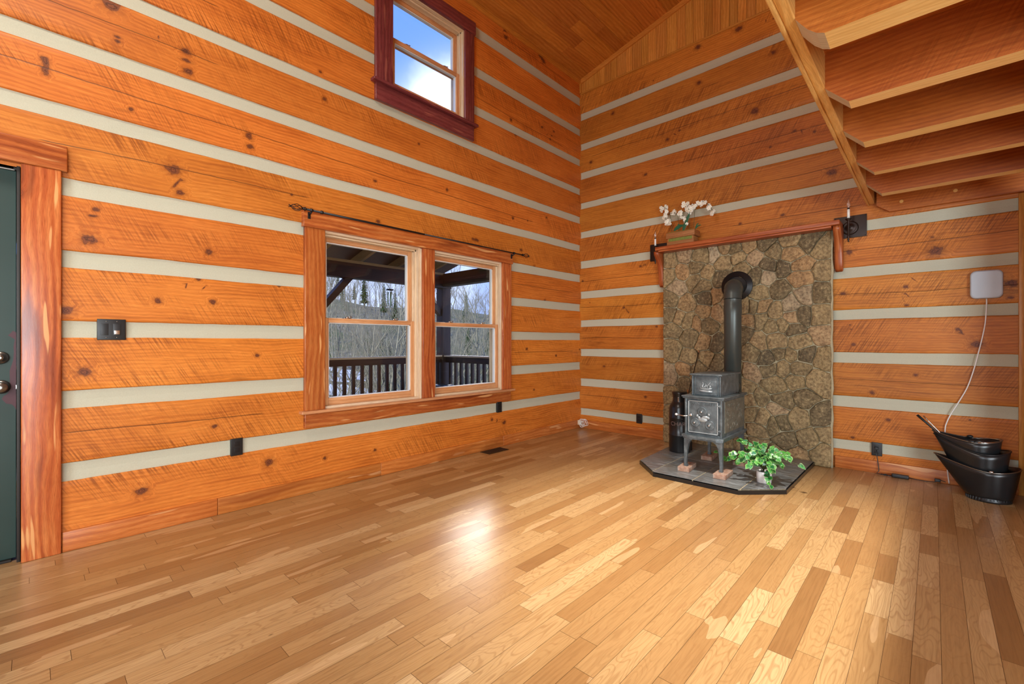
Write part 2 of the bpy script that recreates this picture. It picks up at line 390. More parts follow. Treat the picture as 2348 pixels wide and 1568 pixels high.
def mk_floor():
    m = newmat('hickory_floor_boards'); g = G(m)
    uv = g.n('ShaderNodeUVMap', uv_map='g').outputs[0]
    s = g.n('ShaderNodeSeparateXYZ'); g.put(s, 0, uv)
    r = g.n('ShaderNodeAttribute', attribute_name='rnd').outputs['Fac']
    u = g.math('MULTIPLY_ADD', r, 37.3, s.outputs[0]); v = g.math('MULTIPLY_ADD', r, 91.7, s.outputs[1])
    p0 = g.comb(u, v)
    wn_ = g.n('ShaderNodeTexWhiteNoise', noise_dimensions='1D'); g.put(wn_, 'W', g.math('MULTIPLY', r, 517.0))
    sc = g.n('ShaderNodeSeparateColor'); g.put(sc, 0, wn_.outputs['Color'])
    base = g.ramp(wn_.outputs['Value'], [(0.0, (0.27, 0.135, 0.045)), (0.10, (0.34, 0.18, 0.062)), (0.32, (0.395, 0.225, 0.085)), (0.62, (0.44, 0.265, 0.105)), (0.86, (0.50, 0.32, 0.14)), (1.0, (0.60, 0.42, 0.21))])
    ringsv = g.n('ShaderNodeTexNoise'); g.put(ringsv, 'Vector', g.comb(g.math('MULTIPLY', u, 1.5), g.math('MULTIPLY', v, 8.0))); g.put(ringsv, 'Scale', 1.0); g.put(ringsv, 'Detail', 2.0)
    rr = g.math('MULTIPLY_ADD', g.math('SINE', g.math('MULTIPLY', ringsv.outputs['Fac'], 150.0)), 0.5, 0.5)
    line = g.ramp(rr, [(0.0, 1.0), (0.28, 0.0)])
    amt = g.math('MULTIPLY', line, g.math('MULTIPLY', sc.outputs[0], 0.55))
    c = g.mix(amt, base, g.mix(1.0, base, (0.60, 0.48, 0.38, 1), 'MULTIPLY'))
    # pale sapwood against brown heart with its own outline
    sap = g.noise(g.comb(g.math('MULTIPLY', u, 1.5), g.math('MULTIPLY', v, 9.0), 4.0), 1.0, 2, 0.4)
    th = g.math('MULTIPLY_ADD', sc.outputs[1], -0.22, 0.80)
    isap = g.math('GREATER_THAN', sap, th)
    c = g.mix(g.math('MULTIPLY', isap, 0.45), c, (0.70, 0.48, 0.25, 1))
    hrt = g.noise(g.comb(g.math('MULTIPLY', u, 1.8), g.math('MULTIPLY', v, 10.0), 14.0), 1.0, 2, 0.4)
    c = g.mix(g.math('MULTIPLY', g.math('GREATER_THAN', hrt, g.math('MULTIPLY_ADD', sc.outputs[2], -0.22, 0.82)), 0.35), c, (0.32, 0.16, 0.06, 1))
    st = g.noise(g.comb(g.math('MULTIPLY', u, 5.0), g.math('MULTIPLY', v, 120.0)), 1.0, 4, 0.65)
    c = g.mix(g.ramp(st, [(0.38, 0.30), (0.55, 0.0)]), c, g.mix(1.0, c, (0.5, 0.4, 0.3, 1), 'MULTIPLY'))
    spk = g.n('ShaderNodeTexVoronoi'); g.put(spk, 'Vector', g.comb(g.math('MULTIPLY', u, 2.2), g.math('MULTIPLY', v, 5.0))); g.put(spk, 'Scale', 1.0)
    c = g.mix(g.ramp(spk.outputs['Distance'], [(0.012, 0.8), (0.030, 0.0)]), c, (0.05, 0.025, 0.01, 1))
    rough = g.math('MULTIPLY_ADD', g.noise(p0, 3.0, 3), 0.10, 0.27)
    g.out(c, rough, st, 0.12, 0.001, coat=0.35, crough=0.24, spec=0.5)
    return m
M['floor'] = mk_floor()
M['gap'] = flat('dark_floor_gap', (0.10, 0.045, 0.015), 0.7)

def mk_stone():
    m = newmat('field_stone'); g = G(m)
    co = g.n('ShaderNodeTexCoord').outputs['Object']
    r = g.n('ShaderNodeAttribute', attribute_name='rnd').outputs['Fac']
    w = g.n('ShaderNodeTexWhiteNoise', noise_dimensions='1D'); g.put(w, 'W', g.math('MULTIPLY', r, 911.0))
    base = g.ramp(w.outputs['Value'], [(0.0, (0.17, 0.125, 0.062)), (0.2, (0.27, 0.195, 0.09)), (0.45, (0.36, 0.255, 0.115)), (0.7, (0.42, 0.30, 0.14)), (0.85, (0.47, 0.28, 0.12)), (1.0, (0.50, 0.40, 0.25))])
    n1 = g.noise(co, 9.0, 5, 0.6); n2 = g.noise(co, 42.0, 5, 0.7); n3 = g.noise(co, 160, 3, 0.6)
    c = g.mix(g.ramp(n1, [(0.40, 0.5), (0.60, 0.0)]), base, g.mix(1.0, base, (0.42, 0.40, 0.38, 1), 'MULTIPLY'))
    c = g.mix(g.ramp(n2, [(0.40, 0.75), (0.52, 0.0)]), c, g.mix(1.0, c, (0.40, 0.36, 0.32, 1), 'MULTIPLY'))
    c = g.mix(g.ramp(n2, [(0.56, 0.0), (0.68, 0.65)]), c, (0.60, 0.46, 0.24, 1))
    h = g.math('ADD', n2, g.math('MULTIPLY', n3, 0.4))
    g.out(c, 0.55, h, 1.0, 0.010, spec=0.5)
    return m
M['stone'] = mk_stone()

def mk_slate():
    m = newmat('slate_tile'); g = G(m)
    co = g.n('ShaderNodeTexCoord').outputs['Object']
    r = g.n('ShaderNodeAttribute', attribute_name='rnd').outputs['Fac']
    s = g.n('ShaderNodeSeparateXYZ'); g.put(s, 0, co)
    n1 = g.noise(g.comb(g.math('MULTIPLY_ADD', s.outputs[0], 46.0, g.math('MULTIPLY', r, 30.0)), g.math('MULTIPLY', s.outputs[1], 9.0)), 1.0, 5, 0.65, 0.6)
    w = g.n('ShaderNodeTexWhiteNoise', noise_dimensions='1D'); g.put(w, 'W', g.math('MULTIPLY', r, 311.0))
    b = g.ramp(w.outputs['Value'], [(0.0, (0.06, 0.068, 0.072)), (0.5, (0.11, 0.12, 0.125)), (1.0, (0.16, 0.165, 0.155))])
    c = g.mix(g.ramp(n1, [(0.46, 0.0), (0.66, 1.0)]), b, (0.27, 0.30, 0.31, 1))
    c = g.mix(g.ramp(g.noise(co, 6, 3), [(0.5, 0.0), (0.7, 0.5)]), c, (0.13, 0.105, 0.07, 1))
    g.out(c, 0.34, n1, 0.7, 0.004, coat=0.3, crough=0.25)
    return m
M['slate'] = mk_slate()
def mk_brick():
    m = newmat('old_brick'); g = G(m)
    co = g.n('ShaderNodeTexCoord').outputs['Object']
    f = g.noise(co, 30, 4, 0.6)
    c = g.ramp(f, [(0.3, (0.24, 0.12, 0.08)), (0.5, (0.36, 0.22, 0.15)), (0.7, (0.42, 0.36, 0.31))])
    g.out(c, 0.8, g.noise(co, 160, 3), 0.6, 0.004)
    return m
M['brick'] = mk_brick()
def mk_leaf():
    m = newmat('variegated_leaf'); g = G(m)
    s = g.n('ShaderNodeSeparateXYZ'); g.put(s, 0, g.n('ShaderNodeUVMap', uv_map='g').outputs[0])
    r = g.n('ShaderNodeAttribute', attribute_name='rnd').outputs['Fac']
    w = g.n('ShaderNodeTexWhiteNoise', noise_dimensions='1D'); g.put(w, 'W', g.math('MULTIPLY', r, 217.0))
    edge = g.ramp(g.math('ADD', s.outputs[0], g.math('MULTIPLY_ADD', g.noise(g.n('ShaderNodeTexCoord').outputs['Object'], 60, 3), 0.5, -0.25)), [(0.70, 0.0), (0.95, 1.0)])
    b = g.ramp(w.outputs['Value'], [(0.0, (0.008, 0.09, 0.025)), (0.35, (0.02, 0.17, 0.03)), (0.7, (0.06, 0.28, 0.04)), (0.85, (0.10, 0.36, 0.06)), (1.0, (0.01, 0.16, 0.09))])
    c = g.mix(g.math('MULTIPLY', edge, 0.55), b, (0.42, 0.62, 0.22, 1))
    g.out(c, 0.35, coat=0.1)
    return m
M['leaf'] = mk_leaf()
def mk_hill():
    m = newmat('winter_hillside'); g = G(m)
    co = g.n('ShaderNodeTexCoord').outputs['Object']
    s = g.n('ShaderNodeSeparateXYZ'); g.put(s, 0, co)
    n1 = g.noise(co, 0.12, 6, 0.7); n2 = g.noise(g.comb(g.math('MULTIPLY', s.outputs[0], 1.6), s.outputs[1], g.math('MULTIPLY', s.outputs[2], 0.35)), 1.6, 6, 0.75)
    c = g.ramp(n2, [(0.32, (0.07, 0.075, 0.05)), (0.5, (0.17, 0.165, 0.125)), (0.68, (0.33, 0.32, 0.27))])
    c = g.mix(g.ramp(n1, [(0.50, 0.0), (0.60, 0.65)]), c, (0.045, 0.085, 0.03, 1))
    g.out(c, 0.95, spec=0.1)
    return m
M['hill'] = mk_hill()
M['bark'] = flat('grey_winter_bark', (0.24, 0.235, 0.18), 0.9, nz=0.45, ns=0.6, spec=0.1)
M['conifer'] = flat('pine_green', (0.035, 0.075, 0.025), 0.9, nz=0.5, ns=1.2, spec=0.1)

# ------------------------------------------------------------------ mesh builder
class MB:
    def __init__(s):
        s.v = []; s.f = []; s.uv = []; s.r = []; s.mi = []; s.sm = []
        s.X = Matrix.Identity(4)
    def face(s, idx, uvs=None, r=0.0, mi=0, sm=False):
        s.f.append(idx); s.uv.append(uvs or [(0, 0)] * len(idx)); s.r.append(r); s.mi.append(mi); s.sm.append(sm)
    def vert(s, p):
        s.v.append(tuple(s.X @ Vector(p))); return len(s.v) - 1
    def box(s, a, b, grain=0, r=None, mi=0, ch=0.0, mis=None):
        """box from corner a to corner b; grain = axis of the wood grain; ch = chamfer"""
        r = random.random() if r is None else r
        lo = [min(a[i], b[i]) for i in range(3)]; hi = [max(a[i], b[i]) for i in range(3)]
        if ch > 0 and min(hi[i] - lo[i] for i in range(3)) > 2.2 * ch:
            bm = bmesh.new()
            bmesh.ops.create_cube(bm, size=1.0)
            for v in bm.verts:
                v.co = Vector([lo[i] + (v.co[i] + .5) * (hi[i] - lo[i]) for i in range(3)])
            bmesh.ops.bevel(bm, geom=list(bm.edges), offset=ch, segments=2, profile=0.7, affect='EDGES')
            bm.normal_update()
            off = len(s.v)
            for v in bm.verts: s.vert(v.co)
            for f in bm.faces:
                n = f.normal; ax = max(range(3), key=lambda i: abs(n[i]))
                s.face([off + v.index for v in f.verts], [s._uv(v.co, ax, grain) for v in f.verts], r, s._m(mis, n, mi), True)
            bm.free()
            return
        P = [(x, y, z) for x in (lo[0], hi[0]) for y in (lo[1], hi[1]) for z in (lo[2], hi[2])]
        ids = [s.vert(p) for p in P]
        for q, ax, sg in (((0, 1, 3, 2), 0, -1), ((4, 6, 7, 5), 0, 1), ((0, 4, 5, 1), 1, -1), ((2, 3, 7, 6), 1, 1), ((0, 2, 6, 4), 2, -1), ((1, 5, 7, 3), 2, 1)):
            n = [0, 0, 0]; n[ax] = sg
            s.face([ids[i] for i in q], [s._uv(P[i], ax, grain) for i in q], r, s._m(mis, n, mi))
    def _m(s, mis, n, mi):
        if not mis: return mi
        ax = max(range(3), key=lambda i: abs(n[i]))
        return mis.get((ax, 1 if n[ax] > 0 else -1), mi)
    def _uv(s, p, ax, grain):
        o = [i for i in range(3) if i != grain]
        if ax == grain: return (p[o[0]] * 0.3, p[o[1]])
        other = [i for i in o if i != ax][0]
        return (p[grain], p[other] + 0.37 * ax)
    def tube(s, pts, rad, n=8, mi=0, r=0.0, cap=True, closed=False):
        pts = [Vector(p) for p in pts]
        N = len(pts)
        rad = rad if isinstance(rad, (list, tuple)) else [rad] * N
        up = Vector((0, 0, 1)); rings = []
        pd = None; d = 0.0
        for i, p in enumerate(pts):
            t = (pts[(i + 1) % N] - pts[i - 1]) if closed else (pts[min(i + 1, N - 1)] - pts[max(i - 1, 0)])
            t = t.normalized() if t.length > 1e-9 else Vector((0, 0, 1))
            if pd is None:
                a = up.cross(t)
                if a.length < 0.1: a = Vector((1, 0, 0)).cross(t)
                a.normalize()
            else:
                a = pd - t * pd.dot(t)
                a = a.normalized() if a.length > 1e-6 else Vector((1, 0, 0)).cross(t).normalized()
            pd = a; b = t.cross(a)
            if i: d += (p - pts[i - 1]).length
            rings.append(([s.vert(p + (a * math.cos(2 * PI * k / n) + b * math.sin(2 * PI * k / n)) * rad[i]) for k in range(n)], d))
        M_ = N if closed else N - 1
        for i in range(M_):
            A, da = rings[i]; B, db = rings[(i + 1) % N]
            for k in range(n):
                k2 = (k + 1) % n
                s.face([A[k], A[k2], B[k2], B[k]], [(da, k * .02), (da, k2 * .02), (db, k2 * .02), (db, k * .02)], r, mi, True)
        if cap and not closed:
            s.face(list(reversed(rings[0][0])), None, r, mi); s.face(list(rings[-1][0]), None, r, mi)
    def lathe(s, prof, n=24, mi=0, r=0.0, axis='Z', capb=False, capt=False):
        rings = []
        for (rr, z) in prof:
            ring = []
            for k in range(n):
                a = 2 * PI * k / n
                x, y = rr * math.cos(a), rr * math.sin(a)
                ring.append(s.vert((x, y, z) if axis == 'Z' else ((z, x, y) if axis == 'X' else (x, z, y))))
            rings.append(ring)
        for i in range(len(rings) - 1):
            for k in range(n):
                k2 = (k + 1) % n
                q = [rings[i][k], rings[i][k2], rings[i + 1][k2], rings[i + 1][k]]
                s.face(q if axis != 'Y' else q[::-1], None, r, mi, True)
        if capb: s.face(list(reversed(rings[0])), None, r, mi)
        if capt: s.face(list(rings[-1]), None, r, mi)
    def prism(s, pts, h0, h1, axis=2, grain=0, r=None, mi=0, capmi=None):
        """extrude a polygon (2D points in the two other axes, ascending) along axis from h0 to h1"""
        r = random.random() if r is None else r
        o = [i for i in range(3) if i != axis]
        def P(p, h):
            q = [0, 0, 0]; q[o[0]] = p[0]; q[o[1]] = p[1]; q[axis] = h; return q
        A = [P(p, h0) for p in pts]; B = [P(p, h1) for p in pts]
        ia = [s.vert(p) for p in A]; ib = [s.vert(p) for p in B]
        cm = mi if capmi is None else capmi
        s.face(list(reversed(ia)), [s._uv(p, axis, grain) for p in reversed(A)], r, cm)
        s.face(list(ib), [s._uv(p, axis, grain) for p in B], r, cm)
        N = len(pts)
        for i in range(N):
            j = (i + 1) % N
            e = Vector(A[j]) - Vector(A[i])
            nrm = [0, 0, 0]; nrm[o[0]] = e[o[1]]; nrm[o[1]] = -e[o[0]]
            ax = max(range(3), key=lambda k: abs(nrm[k]))
            s.face([ia[i], ia[j], ib[j], ib[i]], [s._uv(p, ax, grain) for p in (A[i], A[j], B[j], B[i])], r, mi)
    def blob(s, c, rx, ry, rz, n=10, m=7, mi=0, r=0.0, nz=0.0):
        rings = []
        for j in range(m + 1):
            ph = PI * j / m
            rings.append([s.vert((c[0] + rx * math.sin(ph) * math.cos(2 * PI * k / n) * (1 + nz * random.uniform(-1, 1)),
                                  c[1] + ry * math.sin(ph) * math.sin(2 * PI * k / n) * (1 + nz * random.uniform(-1, 1)),
                                  c[2] - rz * math.cos(ph) * (1 + nz * random.uniform(-1, 1)))) for k in range(n)])
        for j in range(m):
            for k in range(n):
                k2 = (k + 1) % n
                s.face([rings[j][k], rings[j][k2], rings[j + 1][k2], rings[j + 1][k]], None, r, mi, True)
    def build(s, name, mats, parent=None, loc=None, smooth=None, extra=None):
        mats = mats if isinstance(mats, (list, tuple)) else [mats]
        me = bpy.data.meshes.new(name)
        me.from_pydata(s.v, [], s.f)
        uvl = me.uv_layers.new(name='g')
        fl = []
        for u in s.uv:
            for a in u: fl.extend((a[0], a[1]))
        uvl.data.foreach_set('uv', fl)
        at = me.attributes.new('rnd', 'FLOAT', 'FACE'); at.data.foreach_set('value', s.r)
        me.polygons.foreach_set('material_index', s.mi)
        me.polygons.foreach_set('use_smooth', s.sm if smooth is None else [smooth] * len(s.f))
        for m in mats: me.materials.append(m)
        if extra: extra(me)
        me.update()
        bm = bmesh.new(); bm.from_mesh(me)
        bmesh.ops.recalc_face_normals(bm, faces=bm.faces)
        bm.to_mesh(me); bm.free()
        o = bpy.data.objects.new(name, me)
        C.objects.link(o)
        if parent:
            o.parent = parent
            o.matrix_parent_inverse = Matrix.Identity(4)
            if loc is None:
                # geometry was written in world coordinates: bring it into the parent's frame
                inv = world(parent).inverted()
                me.transform(inv)
            else:
                o.location = loc
        elif loc is not None:
            o.location = loc
        return o
def world(o):
    m = Matrix.LocRotScale(o.location, o.rotation_euler, o.scale)
    return world(o.parent) @ m if o.parent else m

def to3(px, py):
    a = (px - 1174.0) / 1035.0; b = -(py - 784.0) / 1035.0
    return (math.cos(TH) + a * math.sin(TH), math.sin(TH) - a * math.cos(TH), b)
def onplane(px, py, ax, val):
    r = to3(px, py); t = (val - CAM[ax]) / r[ax]
    return Vector([CAM[i] + t * r[i] for i in range(3)])

# ------------------------------------------------------------------ log walls (setting)
random.seed(4)
def logwall(name, mp, u0, u1, zb, zt, chinks, openings, knots, cracks, mat, back, du=0.045):
    """mp(u, z, d) -> world; chinks: list of (z0, z1); openings: list of (ua, ub, za, zb)"""
    V = []; F = []; UV = []; RN = []; MI = []; KD = []; CK = []; KW = []
    logs = []
    z = zb
    for a, b in chinks:
        logs.append((z, a)); z = b
    logs.append((z, zt))
    nu = int((u1 - u0) / du)
    us = [u0 + (u1 - u0) * i / nu for i in range(nu + 1)]
    def add_grid(rows, r, mi, li):
        # rows: list of functions giving (z, d) per u
        base = len(V); n = len(rows)
        for i, u in enumerate(us):
            for rf in rows:
                zz, d = rf(u)
                V.append(mp(u, zz, d))
                best = (9, 9, 0); bd = 1e9
                for (ku, kz, kr) in knots:
                    if abs(ku - u) < 0.4 and abs(kz - zz) < 0.3:
                        q = ((ku - u) ** 2 + (kz - zz) ** 2) / (kr * kr)
                        if q < bd: bd = q; best = ((u - ku) / (kr * 3.1), (zz - kz) / (kr * 2.5), 0)
                KW.append(1.0 if best[0] ** 2 + best[1] ** 2 < 1.9 ** 2 else 0.0)
                ck = 1.0; cw = 0.0
                if li is not None and li in cracks:
                    c0, c1, cz, sl = cracks[li]
                    ck = zz - (cz + sl * (u - c0) + 0.012 * noise.noise(Vector((u * 1.4, li * 7.7, 0))))
                    cw = 1.0 if c0 < u < c1 else 0.0
                CK.append(ck); KD.append((best[0], best[1], cw))
        for i in range(len(us) - 1):
            for j in range(n - 1):
                q = [base + i * n + j, base + (i + 1) * n + j, base + (i + 1) * n + j + 1, base + i * n + j + 1]
                uc = (us[i] + us[i + 1]) / 2
                zc = sum(V[k][2] for k in q) / 4
                if any(oa < uc < ob and oz < zc < ot for oa, ob, oz, ot in openings): continue
                F.append(q); MI.append(mi); RN.append(r)
                UV.append([(us[i], V[q[0]][2]), (us[i + 1], V[q[1]][2]), (us[i + 1], V[q[2]][2]), (us[i], V[q[3]][2])])
    for li, (a, b) in enumerate(logs):
        sd = li * 13.1 + len(name)
        lo = lambda u, a=a, sd=sd: a + (0.0045 * noise.noise(Vector((u * 2.2, sd, 1))) + 0.002 * noise.noise(Vector((u * 11, sd, 2))) if a > zb + .01 else 0)
        hi = lambda u, b=b, sd=sd: b + (0.0045 * noise.noise(Vector((u * 2.2, sd, 5))) + 0.002 * noise.noise(Vector((u * 11, sd, 6))) if b < zt - .01 else 0)
        fr = [(0, -.016), (.008, -.016), (.010, -.002), (.035, 0), (.15, 0), (.3, 0), (.45, 0), (.6, 0), (.75, 0), (.9, 0), (.965, 0), (.990, -.002), (.992, -.016), (1, -.016)]
        def mk(t, d, lo=lo, hi=hi, sd=sd):
            def f(u):
                z = lo(u) + (hi(u) - lo(u)) * t
                dd = d
                if d == 0: dd = 0.004 * noise.noise(Vector((u * 1.7, z * 5, sd)))
                return z, dd
            return f
        add_grid([mk(t, d) for t, d in fr], random.random(), 0, li)
    for ci, (a, b) in enumerate(chinks):
        rows = [(lambda u, z=z, d=d, ci=ci: (z, d + 0.0012 * noise.noise(Vector((u * 9, z * 40, ci))))) for z, d in ((a - .02, -.013), (a + .006, -.012), ((a + b) / 2, -.015), (b - .006, -.012), (b + .02, -.013))]
        add_grid(rows, 0.0, 1, None)
    # the outer body of the wall with the same openings
    es = sorted({u0, u1} | {x for o_ in openings for x in o_[:2]})
    ez = sorted({zb, zt} | {x for o_ in openings for x in o_[2:]})
    es = [e for e in es if u0 <= e <= u1]; ez = [e for e in ez if zb <= e <= zt]
    for i in range(len(es) - 1):
        for j in range(len(ez) - 1):
            uc = (es[i] + es[i + 1]) / 2; zc = (ez[j] + ez[j + 1]) / 2
            if any(oa < uc < ob and oz < zc < ot for oa, ob, oz, ot in openings): continue
            ids = []
            for uu in (es[i], es[i + 1]):
                for dd in (-.022, -back):
                    for zz in (ez[j], ez[j + 1]):
                        V.append(mp(uu, zz, dd)); KD.append((9, 9, 0)); CK.append(1.0); KW.append(0.0); ids.append(len(V) - 1)
            for q in ((0, 1, 3, 2), (4, 6, 7, 5), (0, 4, 5, 1), (2, 3, 7, 6), (0, 2, 6, 4), (1, 5, 7, 3)):
                F.append([ids[k] for k in q]); MI.append(0); RN.append(0.3); UV.append([(V[ids[k]][0] + V[ids[k]][1], V[ids[k]][2]) for k in q])
    me = bpy.data.meshes.new(name)
    me.from_pydata(V, [], F)
    uvl = me.uv_layers.new(name='g'); fl = []
    for q in UV:
        for a in q: fl.extend(a)
    uvl.data.foreach_set('uv', fl)
    me.attributes.new('rnd', 'FLOAT', 'FACE').data.foreach_set('value', RN)
    k = me.attributes.new('kd', 'FLOAT_VECTOR', 'POINT')
    fl = []
    for q in KD: fl.extend(q)
    k.data.foreach_set('vector', fl)
    me.attributes.new('ck', 'FLOAT', 'POINT').data.foreach_set('value', CK)
    me.attributes.new('kw', 'FLOAT', 'POINT').data.foreach_set('value', KW)
    me.polygons.foreach_set('material_index', MI)
    me.polygons.foreach_set('use_smooth', [m_ == 0 for m_ in MI])
    me.materials.append(mat); me.materials.append(M['chink'])
    o = bpy.data.objects.new(name, me)
    C.objects.link(o)
    return tag(o, kind='structure')

def knl(lst, ax):
    out = []
    for x, y, s_ in lst:
        p = onplane(x, y, ax, 0.0)
        t = (p - Vector(CAM)).length
        out.append((p[1 - ax], p[2], max(0.010, s_ * 0.62 * t / 1035.0)))
    return out
KL = knl([(397, 388, 15), (413, 441, 9), (430, 163, 9), (427, 117, 9), (205, 548, 14), (193, 853, 12), (488, 693, 8), (362, 690, 8),
          (480, 578, 9), (571, 310, 8), (574, 336, 8), (325, 1125, 11), (617, 1060, 12), (745, 1050, 5), (860, 1032, 5), (103, 135, 6),
          (105, 150, 6), (105, 168, 6), (270, 95, 5), (151, 712, 12), (590, 815, 6), (744, 228, 6), (867, 508, 6), (1085, 548, 5),
          (1095, 551, 5), (1195, 573, 6), (1225, 612, 5), (960, 330, 4), (1025, 435, 5), (1156, 968, 7), (1128, 962, 5), (255, 12, 14),
          (735, 165, 4), (1250, 690, 5), (1182, 308, 5), (1176, 500, 5), (220, 480, 6), (1155, 55, 7), (1160, 85, 6), (1238, 128, 6),
          (1246, 140, 7), (1172, 275, 5), (1243, 292, 4), (640, 655, 5), (455, 640, 6), (95, 240, 4), (860, 415, 5), (300, 250, 5), (1290, 420, 4), (1275, 815, 4), (1208, 800, 5)], 1)
KR = knl([(1355, 372, 5), (1694, 66, 8), (1600, 108, 7), (1773, 120, 6), (1602, 190, 6), (1822, 300, 4), (1867, 302, 4), (1766, 337, 4),
          (1908, 395, 10), (2145, 575, 13), (2137, 545, 4), (1947, 578, 7), (1933, 673, 6), (1795, 493, 5), (1697, 513, 4), (2077, 658, 5), (2079, 700, 4),
          (2320, 650, 9), (2318, 680, 5), (2036, 962, 5), (1955, 1003, 4), (1957, 790, 5), (1530, 320, 5), (1480, 400, 5), (1442, 520, 5), (1478, 608, 4),
          (1469, 610, 4), (1430, 705, 4), (1385, 840, 4), (1480, 910, 4), (1730, 255, 10), (1405, 260, 5), (2196, 755, 4), (2240, 790, 9), (2000, 900, 5), (2100, 860, 4), (1505, 748, 4)], 0)
# a few more outside the listed ones
for i in range(26):
    KL.append((random.uniform(-8, 0), random.uniform(0.2, 4.5), random.uniform(0.006, 0.014)))
for i in range(22):
    KR.append((random.uniform(-3.9, 0), random.uniform(0.3, 4.4), random.uniform(0.006, 0.014)))
CHL = [(.380, .476), (.775, .869), (1.167, 1.255), (1.552, 1.642), (1.943, 2.034), (2.352, 2.436), (2.725, 2.812), (3.109, 3.190), (3.494, 3.582), (3.895, 3.988), (4.298, 4.408)]
CHR = [(.170, .254), (.556, .650), (.955, 1.045), (1.345, 1.428), (1.722, 1.810), (2.125, 2.215), (2.526, 2.609), (2.917, 2.995), (3.312, 3.402), (3.699, 3.785), (4.100, 4.192)]
crL = {1: (-4.9, -3.9, .64, .0), 3: (-8, -5, 1.4, 0), 5: (-5.0, -3.6, 2.21, 0.02), 6: (-5.2, -1.0, 2.60, -.01), 7: (-6, -4.2, 2.96, 0.01), 8: (-5.4, -4.2, 3.33, .02), 9: (-1.9, -.4, 3.68, -.03), 4: (-1.3, -.2, 1.80, -.01), 2: (-1.3, -.2, 1.02, .0), 11: (-1.5, -.3, 4.5, 0)}
crR = {1: (-1.2, 0, .43, 0), 2: (-3.95, -2.8, .80, 0), 3: (-1.2, 0, 1.19, 0), 4: (-3.95, 0, 1.56, .01), 5: (-3.95, 0, 1.98, -.01), 6: (-3.0, -1.9, 2.36, .0), 8: (-3.0, -1.2, 3.16, .01), 9: (-3.0, -.2, 3.58, 0), 7: (-3.95, -2.0, 2.75, 0)}
OPL = [(-3.50, -1.50, .615, 2.02), (-2.90, -2.05, 3.36, 4.30), (-6.02, -5.09, 0.0, 2.06)]
logwall('wall_left', lambda u, z, d: (u, -d, z), -8.0, 0.02, 0.0, 4.66, CHL, OPL, KL, crL, M['log_left'], 0.20)
wr = logwall('wall_right', lambda u, z, d: (-d, u, z), -4.15, 0.015, 0.0, 4.45, CHR, [], KR, crR, M['log_right'], 0.20)

# gable boards above the right wall's logs
def ceil_z(y): return 4.64 + 0.25 * (-y) if y > -4.0 else 4.64 + 1.0 - 0.25 * (-y - 4.0)
mb = MB(); random.seed(8)
y = 0.0
while y > -8.0:
    w_ = random.choice([.085, .085, .10, .125])
    yb = max(y - w_, -8.0)
    mb.prism([(y - .0015, 4.44), (y - .0015, ceil_z(y)), (yb + .0015, ceil_z(yb)), (yb + .0015, 4.44)], -0.004, 0.02, axis=0, grain=2)
    y = yb
mb.box((0.02, -8, 4.4), (0.1, 0.05, 5.8), 1)
gb = mb.build('gable_boards', M['gable'], wr)

# ceiling boards running along x, on the slope
mb = MB(); random.seed(9)
sl = math.hypot(1, .25)
for side in (0, 1):
    k = 0
    while k * .135 < 4.0:
        ya, yb = k * .135, min((k + 1) * .135, 4.0)
        if side: ya, yb = 8 - ya, 8 - yb
        x = -8.0
        while x < 0.0:
            L = random.uniform(1.6, 3.6)
            xb = min(x + L, 0.0)
            r = random.random()
            g_ = .0035 if not side else -.0035
            # v-groove: board face with slightly lower edges
            ys = [ya, ya + g_, yb - g_, yb]
            zs = [ceil_z(-ya) + .006, ceil_z(-(ya + g_)), ceil_z(-(yb - g_)), ceil_z(-yb) + .006]
            for q in range(3):
                i = [mb.vert((xx, -ys[q + e], zs[q + e])) for xx, e in ((x + .001, 0), (xb - .001, 0), (xb - .001, 1), (x + .001, 1))]
                mb.face(i, [(x, ys[q]), (xb, ys[q]), (xb, ys[q + 1]), (x, ys[q + 1])], r)
            x = xb
        k += 1
mb.prism([(0.25, 4.66), (-4, 5.66), (-8, 4.66), (-8, 5.2), (-4, 5.9), (0.6, 4.75)], -8.2, 0.25, axis=0, grain=0)
ce = mb.build('ceiling', M['ceil']); tag(ce, kind='structure')

# floor boards
mb = MB(); random.seed(11)
bw = .0785
k = 0
y = 0.05
while y > -8.0:
    x = -8.0 + random.uniform(0, .6)
    xs = [-8.0]
    while x < 0.3:
        xs.append(x); x += random.choice([.32, .45, .6, .75, .95, 1.2]) * random.uniform(.85, 1.15)
    xs.append(0.3)
    for i in range(len(xs) - 1):
        r = random.random()
        a, b = xs[i] + .0007, xs[i + 1] - .0007
        q = [mb.vert(p) for p in ((a, y, 0), (b, y, 0), (b, y - bw + .0012, 0), (a, y - bw + .0012, 0))]
        mb.face(q, [(a, 0), (b, 0), (b, bw), (a, bw)], r)
    y -= bw
mb.box((-8.2, -8.2, -.25), (.3, .3, -.0015), 0, mi=1)
fo = mb.build('floor', [M['floor'], M['gap']]); tag(fo, kind='structure')

